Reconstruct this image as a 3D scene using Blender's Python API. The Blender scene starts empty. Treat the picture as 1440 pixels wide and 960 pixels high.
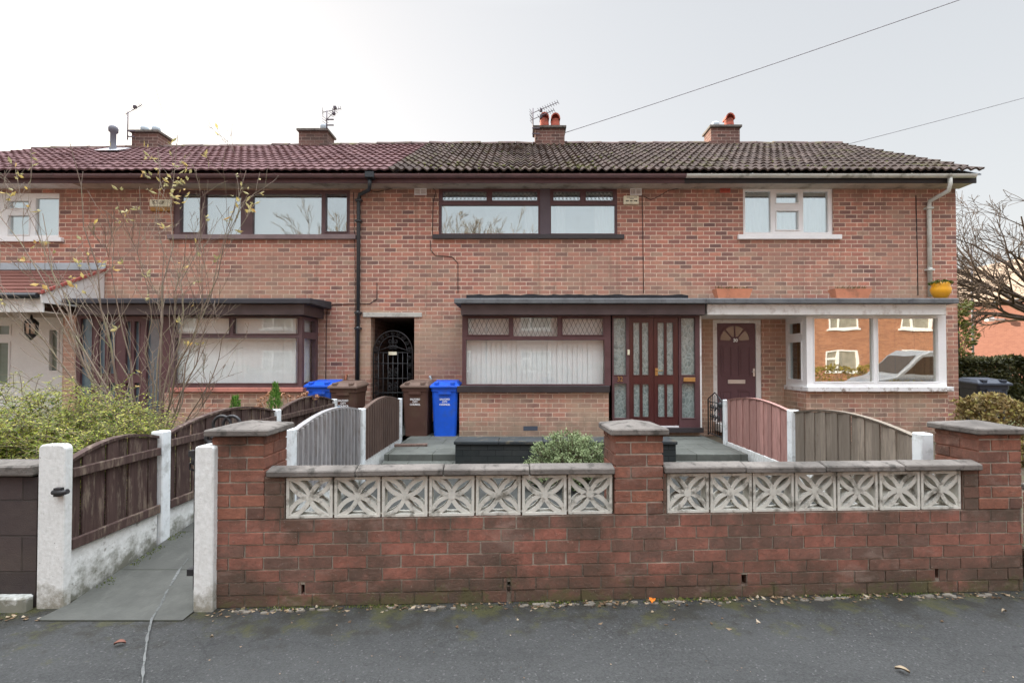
import bpy, bmesh, math, random
from mathutils import Vector, Matrix
R = math.radians
rnd = random.Random(7)
scene = bpy.context.scene
COL = scene.collection
PI = math.pi

# ------------------------------------------------------------------ camera geometry (metres; photo 1440 x 960)
CAMZ = 1.55; TH = R(1.0); FPX = 700.0
def W(px, py, Y):
    cx = (px-732)/FPX; cy = (495.8-py)/FPX
    d = Vector((cx, math.cos(TH)-cy*math.sin(TH), math.sin(TH)+cy*math.cos(TH)))
    return Vector((0, 0, CAMZ)) + d*(Y/d.y)
def XX(px, Y, py=480): return W(px, py, Y).x
def ZZ(py, Y, px=732): return W(px, py, Y).z
def rect(x0, y0, x1, y1, Y):
    ym = (y0+y1)/2
    return (XX(x0, Y, ym), XX(x1, Y, ym), ZZ(y1, Y), ZZ(y0, Y))

# ------------------------------------------------------------------ objects
ORIG = {}
def thing(name, label, cat, loc=(0, 0, 0), group=None, local=False):
    o = bpy.data.objects.new(name, None); COL.objects.link(o)
    o.empty_display_size = .1; o.location = loc
    ORIG[o.name] = Vector((0, 0, 0)) if local else Vector(loc)
    o['label'] = label; o['category'] = cat
    if group: o['group'] = group
    return o
def dup(root, loc, rotz=0, label=None):
    def cp(o, parent):
        c = o.copy(); COL.objects.link(c)
        if parent is not None: c.parent = parent
        for ch in [q for q in bpy.data.objects if q.parent == o]: cp(ch, c)
        return c
    r = cp(root, None); r.location = loc; r.rotation_euler = (0, 0, rotz)
    if label: r['label'] = label
    return r

class MB:
    def __init__(s): s.v = []; s.f = []; s.sm = []
    def add(s, vs, fs, smooth=False):
        n = len(s.v); s.v += [Vector(v) for v in vs]
        for f in fs: s.f.append([i+n for i in f]); s.sm.append(smooth)
        return s
    def box(s, x0, x1, y0, y1, z0, z1):
        if x0 > x1: x0, x1 = x1, x0
        if y0 > y1: y0, y1 = y1, y0
        if z0 > z1: z0, z1 = z1, z0
        v = [(x0,y0,z0),(x1,y0,z0),(x1,y1,z0),(x0,y1,z0),(x0,y0,z1),(x1,y0,z1),(x1,y1,z1),(x0,y1,z1)]
        return s.add(v, [(3,2,1,0),(4,5,6,7),(0,1,5,4),(1,2,6,5),(2,3,7,6),(3,0,4,7)])
    def poly(s, pts): return s.add(pts, [list(range(len(pts)))])
    def prism(s, pts, vec, smooth=False):       # closed outline extruded by vec
        n = len(pts); vec = Vector(vec)
        v = [Vector(p) for p in pts] + [Vector(p)+vec for p in pts]
        s.add(v, [list(range(n))[::-1], list(range(n, 2*n))])
        k = len(s.v)-2*n
        for i in range(n):
            j = (i+1) % n; s.f.append([k+i, k+j, k+n+j, k+n+i]); s.sm.append(smooth)
        return s
    def tube(s, pts, r, sides=6, cap=True, smooth=True):
        pts = [Vector(p) for p in pts]; n = len(pts)
        rs = r if isinstance(r, (list, tuple)) else [r]*n
        k = len(s.v); up = None
        for i, p in enumerate(pts):
            t = (pts[min(i+1, n-1)]-pts[max(i-1, 0)])
            if t.length < 1e-9: t = Vector((0, 0, 1))
            t.normalize()
            if up is None: up = t.orthogonal().normalized()
            a = (up - t*up.dot(t))
            a = a.normalized() if a.length > 1e-6 else t.orthogonal().normalized()
            up = a; b = t.cross(a)
            for q in range(sides):
                an = 2*PI*q/sides
                s.v.append(p + (a*math.cos(an)+b*math.sin(an))*rs[i])
        for i in range(n-1):
            for q in range(sides):
                q2 = (q+1) % sides
                s.f.append([k+i*sides+q, k+i*sides+q2, k+(i+1)*sides+q2, k+(i+1)*sides+q]); s.sm.append(smooth)
        if cap:
            s.f.append([k+q for q in range(sides)][::-1]); s.sm.append(False)
            s.f.append([k+(n-1)*sides+q for q in range(sides)]); s.sm.append(False)
        return s
    def lathe(s, c, prof, n=16, cap=True):
        c = Vector(c); k = len(s.v)
        for (r, z) in prof:
            for q in range(n):
                a = 2*PI*q/n; s.v.append(c+Vector((r*math.cos(a), r*math.sin(a), z)))
        for i in range(len(prof)-1):
            for q in range(n):
                q2 = (q+1) % n
                s.f.append([k+i*n+q, k+i*n+q2, k+(i+1)*n+q2, k+(i+1)*n+q]); s.sm.append(True)
        if cap:
            s.f.append([k+q for q in range(n)][::-1]); s.sm.append(False)
            s.f.append([k+(len(prof)-1)*n+q for q in range(n)]); s.sm.append(False)
        return s
    def slab(s, x0, x1, z0, z1, y0, y1, holes=()):     # upright slab in the x-z plane with real openings
        xs = sorted({x0, x1} | {min(max(h[i], x0), x1) for h in holes for i in (0, 1)})
        zs = sorted({z0, z1} | {min(max(h[i], z0), z1) for h in holes for i in (2, 3)})
        def solid(i, j):
            if i < 0 or j < 0 or i >= len(xs)-1 or j >= len(zs)-1: return False
            cx = (xs[i]+xs[i+1])/2; cz = (zs[j]+zs[j+1])/2
            return not any(h[0] < cx < h[1] and h[2] < cz < h[3] for h in holes)
        for i in range(len(xs)-1):
            for j in range(len(zs)-1):
                if not solid(i, j): continue
                a, b, c, d = xs[i], xs[i+1], zs[j], zs[j+1]
                s.add([(a,y0,c),(b,y0,c),(b,y0,d),(a,y0,d)], [(0,1,2,3)])
                s.add([(a,y1,c),(b,y1,c),(b,y1,d),(a,y1,d)], [(3,2,1,0)])
                if not solid(i-1, j): s.add([(a,y1,c),(a,y0,c),(a,y0,d),(a,y1,d)], [(0,1,2,3)])
                if not solid(i+1, j): s.add([(b,y0,c),(b,y1,c),(b,y1,d),(b,y0,d)], [(0,1,2,3)])
                if not solid(i, j-1): s.add([(a,y1,c),(b,y1,c),(b,y0,c),(a,y0,c)], [(0,1,2,3)])
                if not solid(i, j+1): s.add([(a,y0,d),(b,y0,d),(b,y1,d),(a,y1,d)], [(0,1,2,3)])
        return s
    def leaf(s, p, d, n, l, w, bend=.25):
        p = Vector(p); d = Vector(d).normalized(); n = Vector(n)
        sd = d.cross(n)
        sd = sd.normalized() if sd.length > 1e-6 else d.orthogonal().normalized()
        nn = sd.cross(d)
        m = p+d*l*.5 - nn*l*bend*.3
        s.add([p, m+sd*w*.5, p+d*l, m-sd*w*.5], [(0,1,2,3)])
        return s
    def xf(s, M):
        s.v = [M @ v for v in s.v]; return s
    def build(s, name, mat, parent=None, bevel=0, kind=None, label=None, orig=None, weld=False):
        o0 = orig
        if o0 is None:
            o0 = Vector((0, 0, 0)); q = parent
            while q is not None:
                if q.name in ORIG: o0 = ORIG[q.name]; break
                q = q.parent
        o0 = Vector(o0)
        me = bpy.data.meshes.new(name)
        me.from_pydata([tuple(v-o0) for v in s.v], [], s.f)
        uv = me.uv_layers.new(name='UVMap')
        for p, smo in zip(me.polygons, s.sm):
            p.use_smooth = smo; n = p.normal
            ax = max(range(3), key=lambda i: abs(n[i])*(1.02 if i == 2 else 1))
            for li in p.loop_indices:
                c = s.v[me.loops[li].vertex_index]
                uv.data[li].uv = (c.x, c.y) if ax == 2 else ((c.x, c.z) if ax == 1 else (c.y+.1125, c.z))
        if bevel or weld:
            bm = bmesh.new(); bm.from_mesh(me)
            bmesh.ops.remove_doubles(bm, verts=bm.verts, dist=1e-5)
            if bevel:
                es = [e for e in bm.edges if len(e.link_faces) == 2 and e.calc_face_angle(0) > .6]
                bmesh.ops.bevel(bm, geom=es, offset=bevel, segments=1, affect='EDGES', clamp_overlap=True)
            bm.to_mesh(me); bm.free()
        me.materials.append(mat)
        o = bpy.data.objects.new(name, me); COL.objects.link(o)
        if parent is not None: o.parent = parent
        elif orig is not None: o.location = o0
        if kind: o['kind'] = kind
        if label: o['label'] = label
        return o
def tag(o, label, cat, group=None):
    o['label'] = label; o['category'] = cat
    if group: o['group'] = group
    return o
def text(string, size, loc, mat, parent, name='lettering', rot=(PI/2, 0, 0), ext=.0015, sx=1.0, bold=0):
    cu = bpy.data.curves.new('t', 'FONT'); cu.body = string; cu.size = size
    cu.align_x = 'CENTER'; cu.align_y = 'CENTER'; cu.extrude = ext; cu.offset = bold
    t = bpy.data.objects.new('t', cu); COL.objects.link(t)
    bpy.context.view_layer.update()
    me = bpy.data.meshes.new_from_object(t.evaluated_get(bpy.context.evaluated_depsgraph_get()))
    bpy.data.objects.remove(t); bpy.data.curves.remove(cu)
    o0 = Vector((0, 0, 0)); q = parent
    while q is not None:
        if q.name in ORIG: o0 = ORIG[q.name]; break
        q = q.parent
    M = Matrix.Translation(Vector(loc)-o0) @ Matrix.Rotation(rot[2], 4, 'Z') @ Matrix.Rotation(rot[0], 4, 'X') @ Matrix.Diagonal((sx, 1, 1, 1))
    me.transform(M); me.materials.clear(); me.materials.append(mat)
    o = bpy.data.objects.new(name, me); COL.objects.link(o); o.parent = parent
    return o

# ------------------------------------------------------------------ materials
def s2l(c): c /= 255.0; return c/12.92 if c <= .04045 else ((c+.055)/1.055)**2.4
def C(r, g, b, k=1.0): return tuple(min(.85, s2l(x)*k) for x in (r, g, b)) + (1,)
def mixc(a, b, t): return tuple(a[i]*(1-t)+b[i]*t for i in range(3)) + (1,)
class NT:
    def __init__(s, name):
        s.m = bpy.data.materials.new(name); s.m.use_nodes = True
        s.t = s.m.node_tree; s.b = s.t.nodes['Principled BSDF']
        s.out = s.t.nodes['Material Output']
    def n(s, ty, **kw):
        x = s.t.nodes.new(ty)
        for k, v in kw.items():
            if k.startswith('i_'): x.inputs[int(k[2:]) if k[2:].isdigit() else k[2:]].default_value = v
            else: setattr(x, k, v)
        return x
    def l(s, a, b): s.t.links.new(a, b)
    def coord(s, kind='pos'):
        if kind == 'uv': return s.n('ShaderNodeTexCoord').outputs['UV']
        if kind == 'obj': return s.n('ShaderNodeTexCoord').outputs['Object']
        return s.n('ShaderNodeNewGeometry').outputs['Position']
    def noise(s, vec, scale, detail=4, rough=.55, dist=0):
        x = s.n('ShaderNodeTexNoise'); x.inputs['Scale'].default_value = scale
        x.inputs['Detail'].default_value = detail; x.inputs['Roughness'].default_value = rough
        x.inputs['Distortion'].default_value = dist
        s.l(vec, x.inputs['Vector']); return x.outputs['Fac']
    def ramp(s, fac, stops, interp='LINEAR'):
        x = s.n('ShaderNodeValToRGB'); cr = x.color_ramp; cr.interpolation = interp
        while len(cr.elements) < len(stops): cr.elements.new(.5)
        for e, (p, c) in zip(cr.elements, stops): e.position = p; e.color = c if not isinstance(c, (int, float)) else (c, c, c, 1)
        s.l(fac, x.inputs['Fac']); return x.outputs['Color']
    def mix(s, fac, a, b, mode='MIX'):
        x = s.n('ShaderNodeMix', data_type='RGBA', blend_type=mode)
        for i, v in ((0, fac), (6, a), (7, b)):
            if isinstance(v, (int, float)): x.inputs[i].default_value = v
            elif isinstance(v, tuple): x.inputs[i].default_value = v
            else: s.l(v, x.inputs[i])
        return x.outputs[2]
    def math(s, op, a, b=0.0):
        x = s.n('ShaderNodeMath', operation=op)
        for i, v in ((0, a), (1, b)):
            if isinstance(v, (int, float)): x.inputs[i].default_value = v
            else: s.l(v, x.inputs[i])
        x.use_clamp = False; return x.outputs[0]
    def mapr(s, v, a, b, c=0.0, d=1.0):
        x = s.n('ShaderNodeMapRange'); s.l(v, x.inputs[0])
        for i, q in zip((1, 2, 3, 4), (a, b, c, d)): x.inputs[i].default_value = q
        return x.outputs[0]
    def sep(s, v, i):
        x = s.n('ShaderNodeSeparateXYZ'); s.l(v, x.inputs[0]); return x.outputs[i]
    def scale(s, v, sc):
        x = s.n('ShaderNodeMapping'); s.l(v, x.inputs['Vector']); x.inputs['Scale'].default_value = sc; return x.outputs[0]
    def bump(s, h, strength=.3, dist=.01):
        x = s.n('ShaderNodeBump'); x.inputs['Strength'].default_value = strength; x.inputs['Distance'].default_value = dist
        s.l(h, x.inputs['Height']); s.l(x.outputs[0], s.b.inputs['Normal'])
    def done(s, col, rough=.7, spec=.3, metal=0):
        if isinstance(col, tuple): s.b.inputs['Base Color'].default_value = col
        else: s.l(col, s.b.inputs['Base Color'])
        if isinstance(rough, (int, float)): s.b.inputs['Roughness'].default_value = rough
        else: s.l(rough, s.b.inputs['Roughness'])
        s.b.inputs['Specular IOR Level'].default_value = spec; s.b.inputs['Metallic'].default_value = metal
        return s.m

def paint(name, c, rough=.5, var=.12, spec=.35, dirt=None, dirt_amt=.5, dscale=6, bump=.15, bscale=60, stretch=(1, 1, 1), metal=0):
    t = NT(name); p = t.coord('pos'); q = t.scale(p, stretch)
    n1 = t.noise(q, 4, 6); n2 = t.noise(q, 35, 3)
    lo = tuple(x*(1-var) for x in c[:3])+(1,); hi = tuple(min(.9, x*(1+var)) for x in c[:3])+(1,)
    col = t.mix(t.mapr(n1, .3, .7), lo, hi)
    col = t.mix(t.mapr(n2, .3, .8, 0, .25), col, tuple(x*.75 for x in c[:3])+(1,))
    if dirt:
        d = t.noise(q, dscale, 8, .65)
        col = t.mix(t.mapr(d, .52, .66, 0, dirt_amt), col, dirt)
    t.bump(t.noise(q, bscale, 4), bump, .004)
    return t.done(col, rough, spec, metal)

def brick(name, stops, mortar, bw=.217, bh=.0773, ms=.005, var=.3, grime=None, base_grime=None, bump=.5, offx=0, low=None, efflor=None, top_grime=None, spots=0, streak=None):
    t = NT(name); uv = t.coord('uv'); p = t.coord('pos')
    wob = t.noise(p, 9, 2)
    mp = t.n('ShaderNodeMapping'); t.l(uv, mp.inputs[0]); mp.inputs['Location'].default_value = (offx, 0, 0)
    jit = t.n('ShaderNodeVectorMath', operation='ADD'); t.l(mp.outputs[0], jit.inputs[0])
    wc = t.n('ShaderNodeTexNoise'); wc.inputs['Scale'].default_value = 14; t.l(p, wc.inputs[0])
    wv = t.n('ShaderNodeVectorMath', operation='SCALE'); t.l(wc.outputs['Color'], wv.inputs[0]); wv.inputs['Scale'].default_value = .008
    t.l(wv.outputs[0], jit.inputs[1])
    b = t.n('ShaderNodeTexBrick'); t.l(jit.outputs[0], b.inputs['Vector'])
    b.inputs['Color1'].default_value = (0, 0, 0, 1); b.inputs['Color2'].default_value = (1, 1, 1, 1); b.inputs['Mortar'].default_value = (.5, .5, .5, 1)
    b.inputs['Scale'].default_value = 1; b.inputs['Mortar Size'].default_value = ms; b.inputs['Mortar Smooth'].default_value = .35
    b.inputs['Brick Width'].default_value = bw; b.inputs['Row Height'].default_value = bh
    col = t.ramp(b.outputs['Color'], stops)
    n = t.noise(p, 22, 6, .65); n0 = t.noise(p, .7, 5, .6); nf = t.noise(p, 130, 3)
    col = t.mix(t.mapr(n, .25, .75, 0, var), col, mixc(stops[0][1], (0, 0, 0, 1), .45))
    col = t.mix(t.mapr(nf, .62, .8, 0, .35), col, mortar)
    mcol = t.mix(t.mapr(t.noise(p, 6, 4), .3, .7), tuple(x*.72 for x in mortar[:3])+(1,), mortar)
    col = t.mix(b.outputs['Fac'], col, mcol)
    if low:     # older greyer weathering spread over parts of the lower courses
        lc, z0, z1 = low
        a = t.math('MULTIPLY', t.mapr(t.sep(p, 2), z1, z0), t.mapr(t.noise(p, 1.3, 6, .62), .4, .6))
        col = t.mix(t.math('MULTIPLY', a, .7), col, lc)
    if efflor:
        col = t.mix(t.mapr(t.noise(t.scale(p, (1, 1, 2)), 2.6, 7, .7), .62, .78, 0, .45), col, efflor)
    if grime: col = t.mix(t.mapr(n0, .46, .66, 0, .55), col, grime)
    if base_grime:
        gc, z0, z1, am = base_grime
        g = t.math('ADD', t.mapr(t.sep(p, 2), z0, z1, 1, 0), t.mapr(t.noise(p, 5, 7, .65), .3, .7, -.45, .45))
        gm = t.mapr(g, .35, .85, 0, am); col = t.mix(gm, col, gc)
    if streak:
        sk = t.noise(t.scale(p, (3.2, 3.2, .22)), 2.4, 6, .62)
        col = t.mix(t.mapr(sk, .54, .72, 0, .5), col, streak)
        col = t.mix(t.mapr(t.noise(p, 34, 5, .75), .58, .72, 0, .3), col, tuple(x*.5 for x in stops[0][1][:3])+(1,))
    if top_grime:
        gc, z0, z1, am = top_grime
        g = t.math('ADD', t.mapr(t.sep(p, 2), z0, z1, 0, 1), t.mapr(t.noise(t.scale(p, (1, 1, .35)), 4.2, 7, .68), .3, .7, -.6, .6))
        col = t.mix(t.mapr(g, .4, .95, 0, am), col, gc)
    if spots:
        col = t.mix(t.mapr(t.noise(p, 75, 4, .7), .63, .72, 0, spots), col, tuple(x*2.2 for x in mortar[:3])+(1,))
        col = t.mix(t.mapr(t.noise(p, 48, 5, .75), .56, .7, 0, spots), col, tuple(x*.45 for x in mortar[:3])+(1,))
    h = t.math('ADD', t.math('MULTIPLY', t.math('SUBTRACT', 1.0, b.outputs['Fac']), 1.0), t.math('ADD', t.math('MULTIPLY', n, .5), t.math('MULTIPLY', nf, .35)))
    t.bump(h, bump, .008)
    return t.done(col, .88, .2)

def leafmat(name, stops, rough=.55, trans=.25):
    t = NT(name); g = t.n('ShaderNodeNewGeometry')
    col = t.ramp(g.outputs['Random Per Island'], stops)
    col = t.mix(t.mapr(t.noise(g.outputs['Position'], 5, 3), .35, .7, 0, .45), col, tuple(x*.55 for x in stops[0][1][:3])+(1,))
    t.done(col, rough, .3)
    tr = t.n('ShaderNodeBsdfTranslucent'); t.l(col, tr.inputs[0])
    mx = t.n('ShaderNodeMixShader'); mx.inputs[0].default_value = trans
    t.l(t.b.outputs[0], mx.inputs[1]); t.l(tr.outputs[0], mx.inputs[2]); t.l(mx.outputs[0], t.out.inputs['Surface'])
    return t.m

def glass(name, fac, tint=(.86, .93, .93, 1), wav=.04, gloss=(.95, .97, 1, 1)):
    t = NT(name); p = t.coord('pos')
    b = t.n('ShaderNodeBump'); b.inputs['Strength'].default_value = wav; b.inputs['Distance'].default_value = .05
    t.l(t.noise(p, 1.6, 1), b.inputs['Height'])
    gl = t.n('ShaderNodeBsdfGlossy'); gl.inputs['Roughness'].default_value = .01; gl.inputs[0].default_value = gloss
    t.l(b.outputs[0], gl.inputs['Normal'])
    tr = t.n('ShaderNodeBsdfTransparent'); tr.inputs[0].default_value = tint
    lw = t.n('ShaderNodeLayerWeight'); lw.inputs[0].default_value = .5
    f = t.math('MINIMUM', t.math('ADD', t.math('MULTIPLY', t.math('POWER', lw.outputs['Facing'], 5.0), 1.0-fac), fac), 1.0)
    mx = t.n('ShaderNodeMixShader'); t.l(f, mx.inputs[0]); t.l(tr.outputs[0], mx.inputs[1]); t.l(gl.outputs[0], mx.inputs[2])
    t.l(mx.outputs[0], t.out.inputs['Surface'])
    return t.m

K = 1.42      # photo value -> albedo on surfaces in open shade
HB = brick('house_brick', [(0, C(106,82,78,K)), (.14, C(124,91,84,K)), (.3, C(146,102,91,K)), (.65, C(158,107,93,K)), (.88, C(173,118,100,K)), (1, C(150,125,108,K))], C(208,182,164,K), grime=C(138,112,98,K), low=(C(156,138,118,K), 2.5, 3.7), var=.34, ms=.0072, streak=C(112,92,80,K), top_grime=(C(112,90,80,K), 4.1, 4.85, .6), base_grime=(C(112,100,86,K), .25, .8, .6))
SB = brick('soot_brick', [(0, C(84,66,62,1.1)), (.5, C(110,82,76,1.1)), (1, C(128,94,86,1.1))], C(178,160,148,1.1), grime=C(80,68,62,1.1))
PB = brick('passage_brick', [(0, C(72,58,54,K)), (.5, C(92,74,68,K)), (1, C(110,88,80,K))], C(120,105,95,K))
def rustic(name, stops, mortar, soot, algae, pale, tz):
    t = NT(name); g = t.n('ShaderNodeNewGeometry'); p = g.outputs['Position']
    col = t.ramp(g.outputs['Random Per Island'], stops)
    n1 = t.noise(p, 26, 7, .7, .6); n2 = t.noise(p, 90, 4, .7); n3 = t.noise(p, 3.1, 8, .66); n4 = t.noise(p, 11, 7, .7)
    col = t.mix(t.mapr(n1, .3, .72, 0, .6), col, tuple(x*.52 for x in stops[0][1][:3])+(1,))
    col = t.mix(t.mapr(n4, .5, .7, 0, .4), col, tuple(min(.6, x*1.25) for x in stops[-1][1][:3])+(1,))
    up = t.sep(g.outputs['True Normal'], 2)
    # mortar bed is the recessed backing: its island is one large piece; found by depth below the brick faces
    tc = t.n('ShaderNodeTexCoord'); oy = t.sep(tc.outputs['Object'], 1)
    ml = t.mapr(oy, .0048, .0058)
    side = t.mapr(t.math('ABSOLUTE', t.sep(g.outputs['True Normal'], 1)), .9, .98)
    mf = t.math('MULTIPLY', t.math('MULTIPLY', ml, side), t.mapr(oy, .02, .012))
    mcol = t.mix(t.mapr(t.noise(p, 16, 5), .3, .7), tuple(x*.6 for x in mortar[:3])+(1,), mortar)
    col = t.mix(mf, col, mcol)
    z = t.sep(p, 2)
    low = t.math('ADD', t.mapr(z, .02, .36, 1, 0), t.mapr(n3, .3, .7, -.55, .55)); col = t.mix(t.mapr(low, .3, .9, 0, .75), col, soot)
    col = t.mix(t.mapr(t.noise(p, 1.7, 8, .68), .44, .66, 0, .6), col, soot)
    alg = t.math('ADD', t.mapr(z, .0, .22, .8, 0), t.mapr(t.noise(p, 6, 8, .72), .3, .7, -.6, .6)); col = t.mix(t.mapr(alg, .55, .85, 0, .65), col, algae)
    top = t.math('ADD', t.mapr(z, tz[0], tz[1], 0, 1), t.mapr(t.noise(t.scale(p, (1, 1, .3)), 4.4, 7, .68), .3, .7, -.6, .6)); col = t.mix(t.mapr(top, .45, .95, 0, .7), col, soot)
    col = t.mix(t.mapr(t.noise(t.scale(p, (1, 1, 2.2)), 2.3, 8, .72), .56, .74, 0, .5), col, pale)
    col = t.mix(t.mapr(n2, .64, .74, 0, .55), col, tuple(min(.6, x*1.5) for x in mortar[:3])+(1,))
    col = t.mix(t.mapr(t.noise(p, 60, 5, .75), .6, .72, 0, .5), col, tuple(x*.3 for x in mortar[:3])+(1,))
    t.bump(t.math('ADD', n1, t.math('MULTIPLY', n2, .5)), 1.0, .006)
    return t.done(col, .92, .15)
WB = rustic('garden_wall_brick', [(0, C(118,94,84,.95)), (.3, C(132,99,87,.95)), (.6, C(146,102,88,.95)), (1, C(164,107,92,.95))], C(176,168,154,1.0), C(88,78,68,.85), C(92,92,62,.9), C(170,150,138,.9), (.3, .62))
PIERB = rustic('pier_brick', [(0, C(114,88,78,.9)), (.35, C(136,96,83,.9)), (.7, C(152,102,86,.9)), (1, C(166,112,92,.9))], C(176,166,152,1.0), C(74,64,56,.85), C(88,86,56,.85), C(166,146,134,.85), (.75, 1.25))
OB = brick('opposite_brick', [(0, C(156,110,90,.92)), (.5, C(174,122,98,.92)), (1, C(190,136,108,.92))], C(196,166,142,.92), bump=.2)
OR = brick('red_gable_brick', [(0, C(158,108,94,.66)), (1, C(172,120,104,.66))], C(180,136,120,.66), bump=.15)

WHITE = paint('white_upvc', C(214,216,218,1.3), .35, .04, bump=.02)
WHITEP = paint('white_painted_wood', C(206,206,204,1.3), .5, .06, dirt=C(150,130,115), dirt_amt=.45, dscale=5)
SILLW = paint('flaking_white_sill', C(208,208,208,1.3), .55, .08, dirt=C(128,112,100), dirt_amt=.9, dscale=9, stretch=(1, 1, 1))
CONC = paint('white_concrete', C(198,200,198,1.3), .8, .12, dirt=C(120,118,104), dirt_amt=.75, dscale=7, bump=.5, bscale=45)
CONCP = paint('pale_concrete', C(205,210,214,1.3), .75, .08, dirt=C(150,152,146), dirt_amt=.6, dscale=6, bump=.25)
def concrete_low(name):
    t = NT(name); p = t.coord('pos')
    n = t.noise(p, 7, 8, .68)
    g = t.math('ADD', t.mapr(t.sep(p, 2), 0.02, .3, 1, 0), t.mapr(n, .3, .7, -.5, .5))
    col = t.mix(t.mapr(t.noise(p, 30, 4), .3, .7), C(188,190,186,1.3), C(208,210,208,1.3))
    col = t.mix(t.mapr(g, .3, .85, 0, .9), col, C(96,96,82,1.2))
    col = t.mix(t.mapr(t.noise(p, 13, 6, .7), .58, .68, 0, .7), col, C(105,100,90,1.2))
    t.bump(n, .6, .01); return t.done(col, .85, .2)
GRAVELB = concrete_low('stained_gravel_board')
COPING = paint('weathered_coping', C(120,114,108,.8), .92, .35, dirt=C(70,67,62,.75), dirt_amt=.85, dscale=14, bump=1.0, bscale=70)
BLOCKM = paint('screen_block_concrete', C(194,193,184,1.08), .85, .14, dirt=C(98,94,82,.9), dirt_amt=.85, dscale=11, bump=.6, bscale=70)
LINTEL = paint('grey_lintel', C(170,168,160,1.3), .8, .1, dirt=C(120,118,110), dirt_amt=.6, bump=.3)
BROWNW = paint('brown_stained_frame', C(92,72,74,1.2), .45, .18, bump=.2, bscale=30)
BROWNM = paint('mahogany_frame', C(88,62,64,1.15), .4, .2, bump=.15)
FASC = paint('dark_brown_fascia', C(80,68,68,1.2), .5, .2, bump=.1)
DOORR = paint('red_mahogany_door', C(80,38,37,.9), .3, .25, spec=.5, stretch=(8, 8, .6), bump=.08)
DOORB = paint('brown_upvc_door', C(92,66,72,1.2), .4, .08, bump=.05)
FELT = paint('grey_roof_felt', C(96,98,100,1.2), .8, .2, dirt=C(60,60,62), dirt_amt=.7, bump=.5)
FELTB = paint('black_felt', C(44,44,48,1.1), .8, .3, bump=.7, bscale=50)
BLACKS = paint('black_sill', C(52,48,50,1.1), .35, .2, spec=.5)
SOFFIT = paint('grey_soffit', C(170,160,148,1.35), .7, .15, dirt=C(110,100,88,1.2), dirt_amt=.8, dscale=3)
GUTB = paint('brown_gutter', C(104,82,84,1.2), .4, .12, spec=.4, dirt=C(80,70,66), dirt_amt=.5, bump=.05)
GUTW = paint('dull_white_gutter', C(184,186,180,1.3), .5, .1, dirt=C(120,120,108), dirt_amt=.7, dscale=5, bump=.05)
BLACKP = paint('black_plastic', C(44,48,52,1.1), .35, .15, spec=.5, bump=.03)
IRON = paint('black_iron', C(40,40,42,1.0), .5, .25, spec=.5, bump=.2)
GREYLEAD = paint('lead_grey', C(150,158,164,1.2), .5, .15, bump=.2)
PINKS = paint('tile_sill', C(170,112,100,K), .7, .1, dirt=C(120,90,80), dirt_amt=.5)
BRASS = paint('brass', C(196,160,104), .3, .1, metal=.8, bump=.02)
SILVER = paint('silver_metal', C(205,205,205), .3, .05, metal=.6, bump=.02)
CREAM = paint('cream_plastic', C(212,206,182,1.3), .5, .06, dirt=C(150,140,110), dirt_amt=.4, bump=.03)
CREAMD = paint('dark_vent_slots', C(120,112,104,1.1), .6, .1)
TERRA = paint('terracotta', C(190,128,100,1.3), .8, .15, dirt=C(140,105,85), dirt_amt=.5, bump=.2)
POTR = paint('red_chimney_pot', C(176,92,74,1.0), .75, .18, dirt=C(90,62,52), dirt_amt=.8, bump=.2)
YELLOW = paint('yellow_glaze', C(214,152,32,1.25), .3, .1, spec=.5, bump=.03)
BLUEP = paint('blue_plastic', (.012, .115, .72, 1), .45, .12, spec=.4, bump=.05, dirt=C(70,96,150,.9), dirt_amt=.4, dscale=5)
BROWNP = paint('brown_plastic', C(84,60,52,1.15), .5, .12, spec=.35, dirt=C(104,92,72), dirt_amt=.35, dscale=3, bump=.05)
BROWNPL = paint('brown_plastic_lid', C(108,90,80,1.15), .55, .12, spec=.35, bump=.05)
GREYP = paint('grey_plastic', C(62,70,84,.8), .5, .1, bump=.05)
RUBBER = paint('rubber', C(34,34,36), .8, .1)
LETW = paint('white_print', C(230,232,232,1.1), .5, .03)
LETB = paint('blue_print', C(70,170,225,1.1), .5, .03)
LETD = paint('dark_print', C(58,58,50), .6, .1)
BLIND = paint('pale_blind_fabric', C(214,228,226,1.35), .8, .05, bump=.1)
NET = paint('net_curtain', C(226,230,232,1.3), .9, .06, bump=.2)
BRBLIND = paint('brown_blind', C(120,84,56,1.0), .8, .15, stretch=(14, 14, .3), bump=.1)
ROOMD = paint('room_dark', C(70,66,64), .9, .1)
SLATE = paint('painted_planter', C(46,50,52,1.15), .8, .25, dirt=C(120,108,84), dirt_amt=.5, dscale=9, bump=.5)
BARK = paint('grey_bark', C(112,98,82,1.15), .85, .3, dirt=C(96,104,70), dirt_amt=.5, dscale=5, bump=.4)
TWIGB = paint('pale_olive_stem', C(132,116,102,.9), .8, .25, dirt=C(112,118,82,1.1), dirt_amt=.6, dscale=4, bump=.2)
BARKD = paint('dark_bark', C(84,70,58,1.0), .85, .3)
CARW = paint('silver_car_paint', C(150,153,160,.8), .3, .04, spec=.5, bump=0)
WIRE = paint('cable_black', C(50,46,46), .6, .1)
WIREG = paint('overhead_cable', C(130,128,134), .6, .05)
ALU = paint('aerial_metal', C(96,88,96), .5, .1, metal=.3)
LAMPG = paint('lantern_glass', C(216,190,170,1.1), .2, .1)

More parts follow.
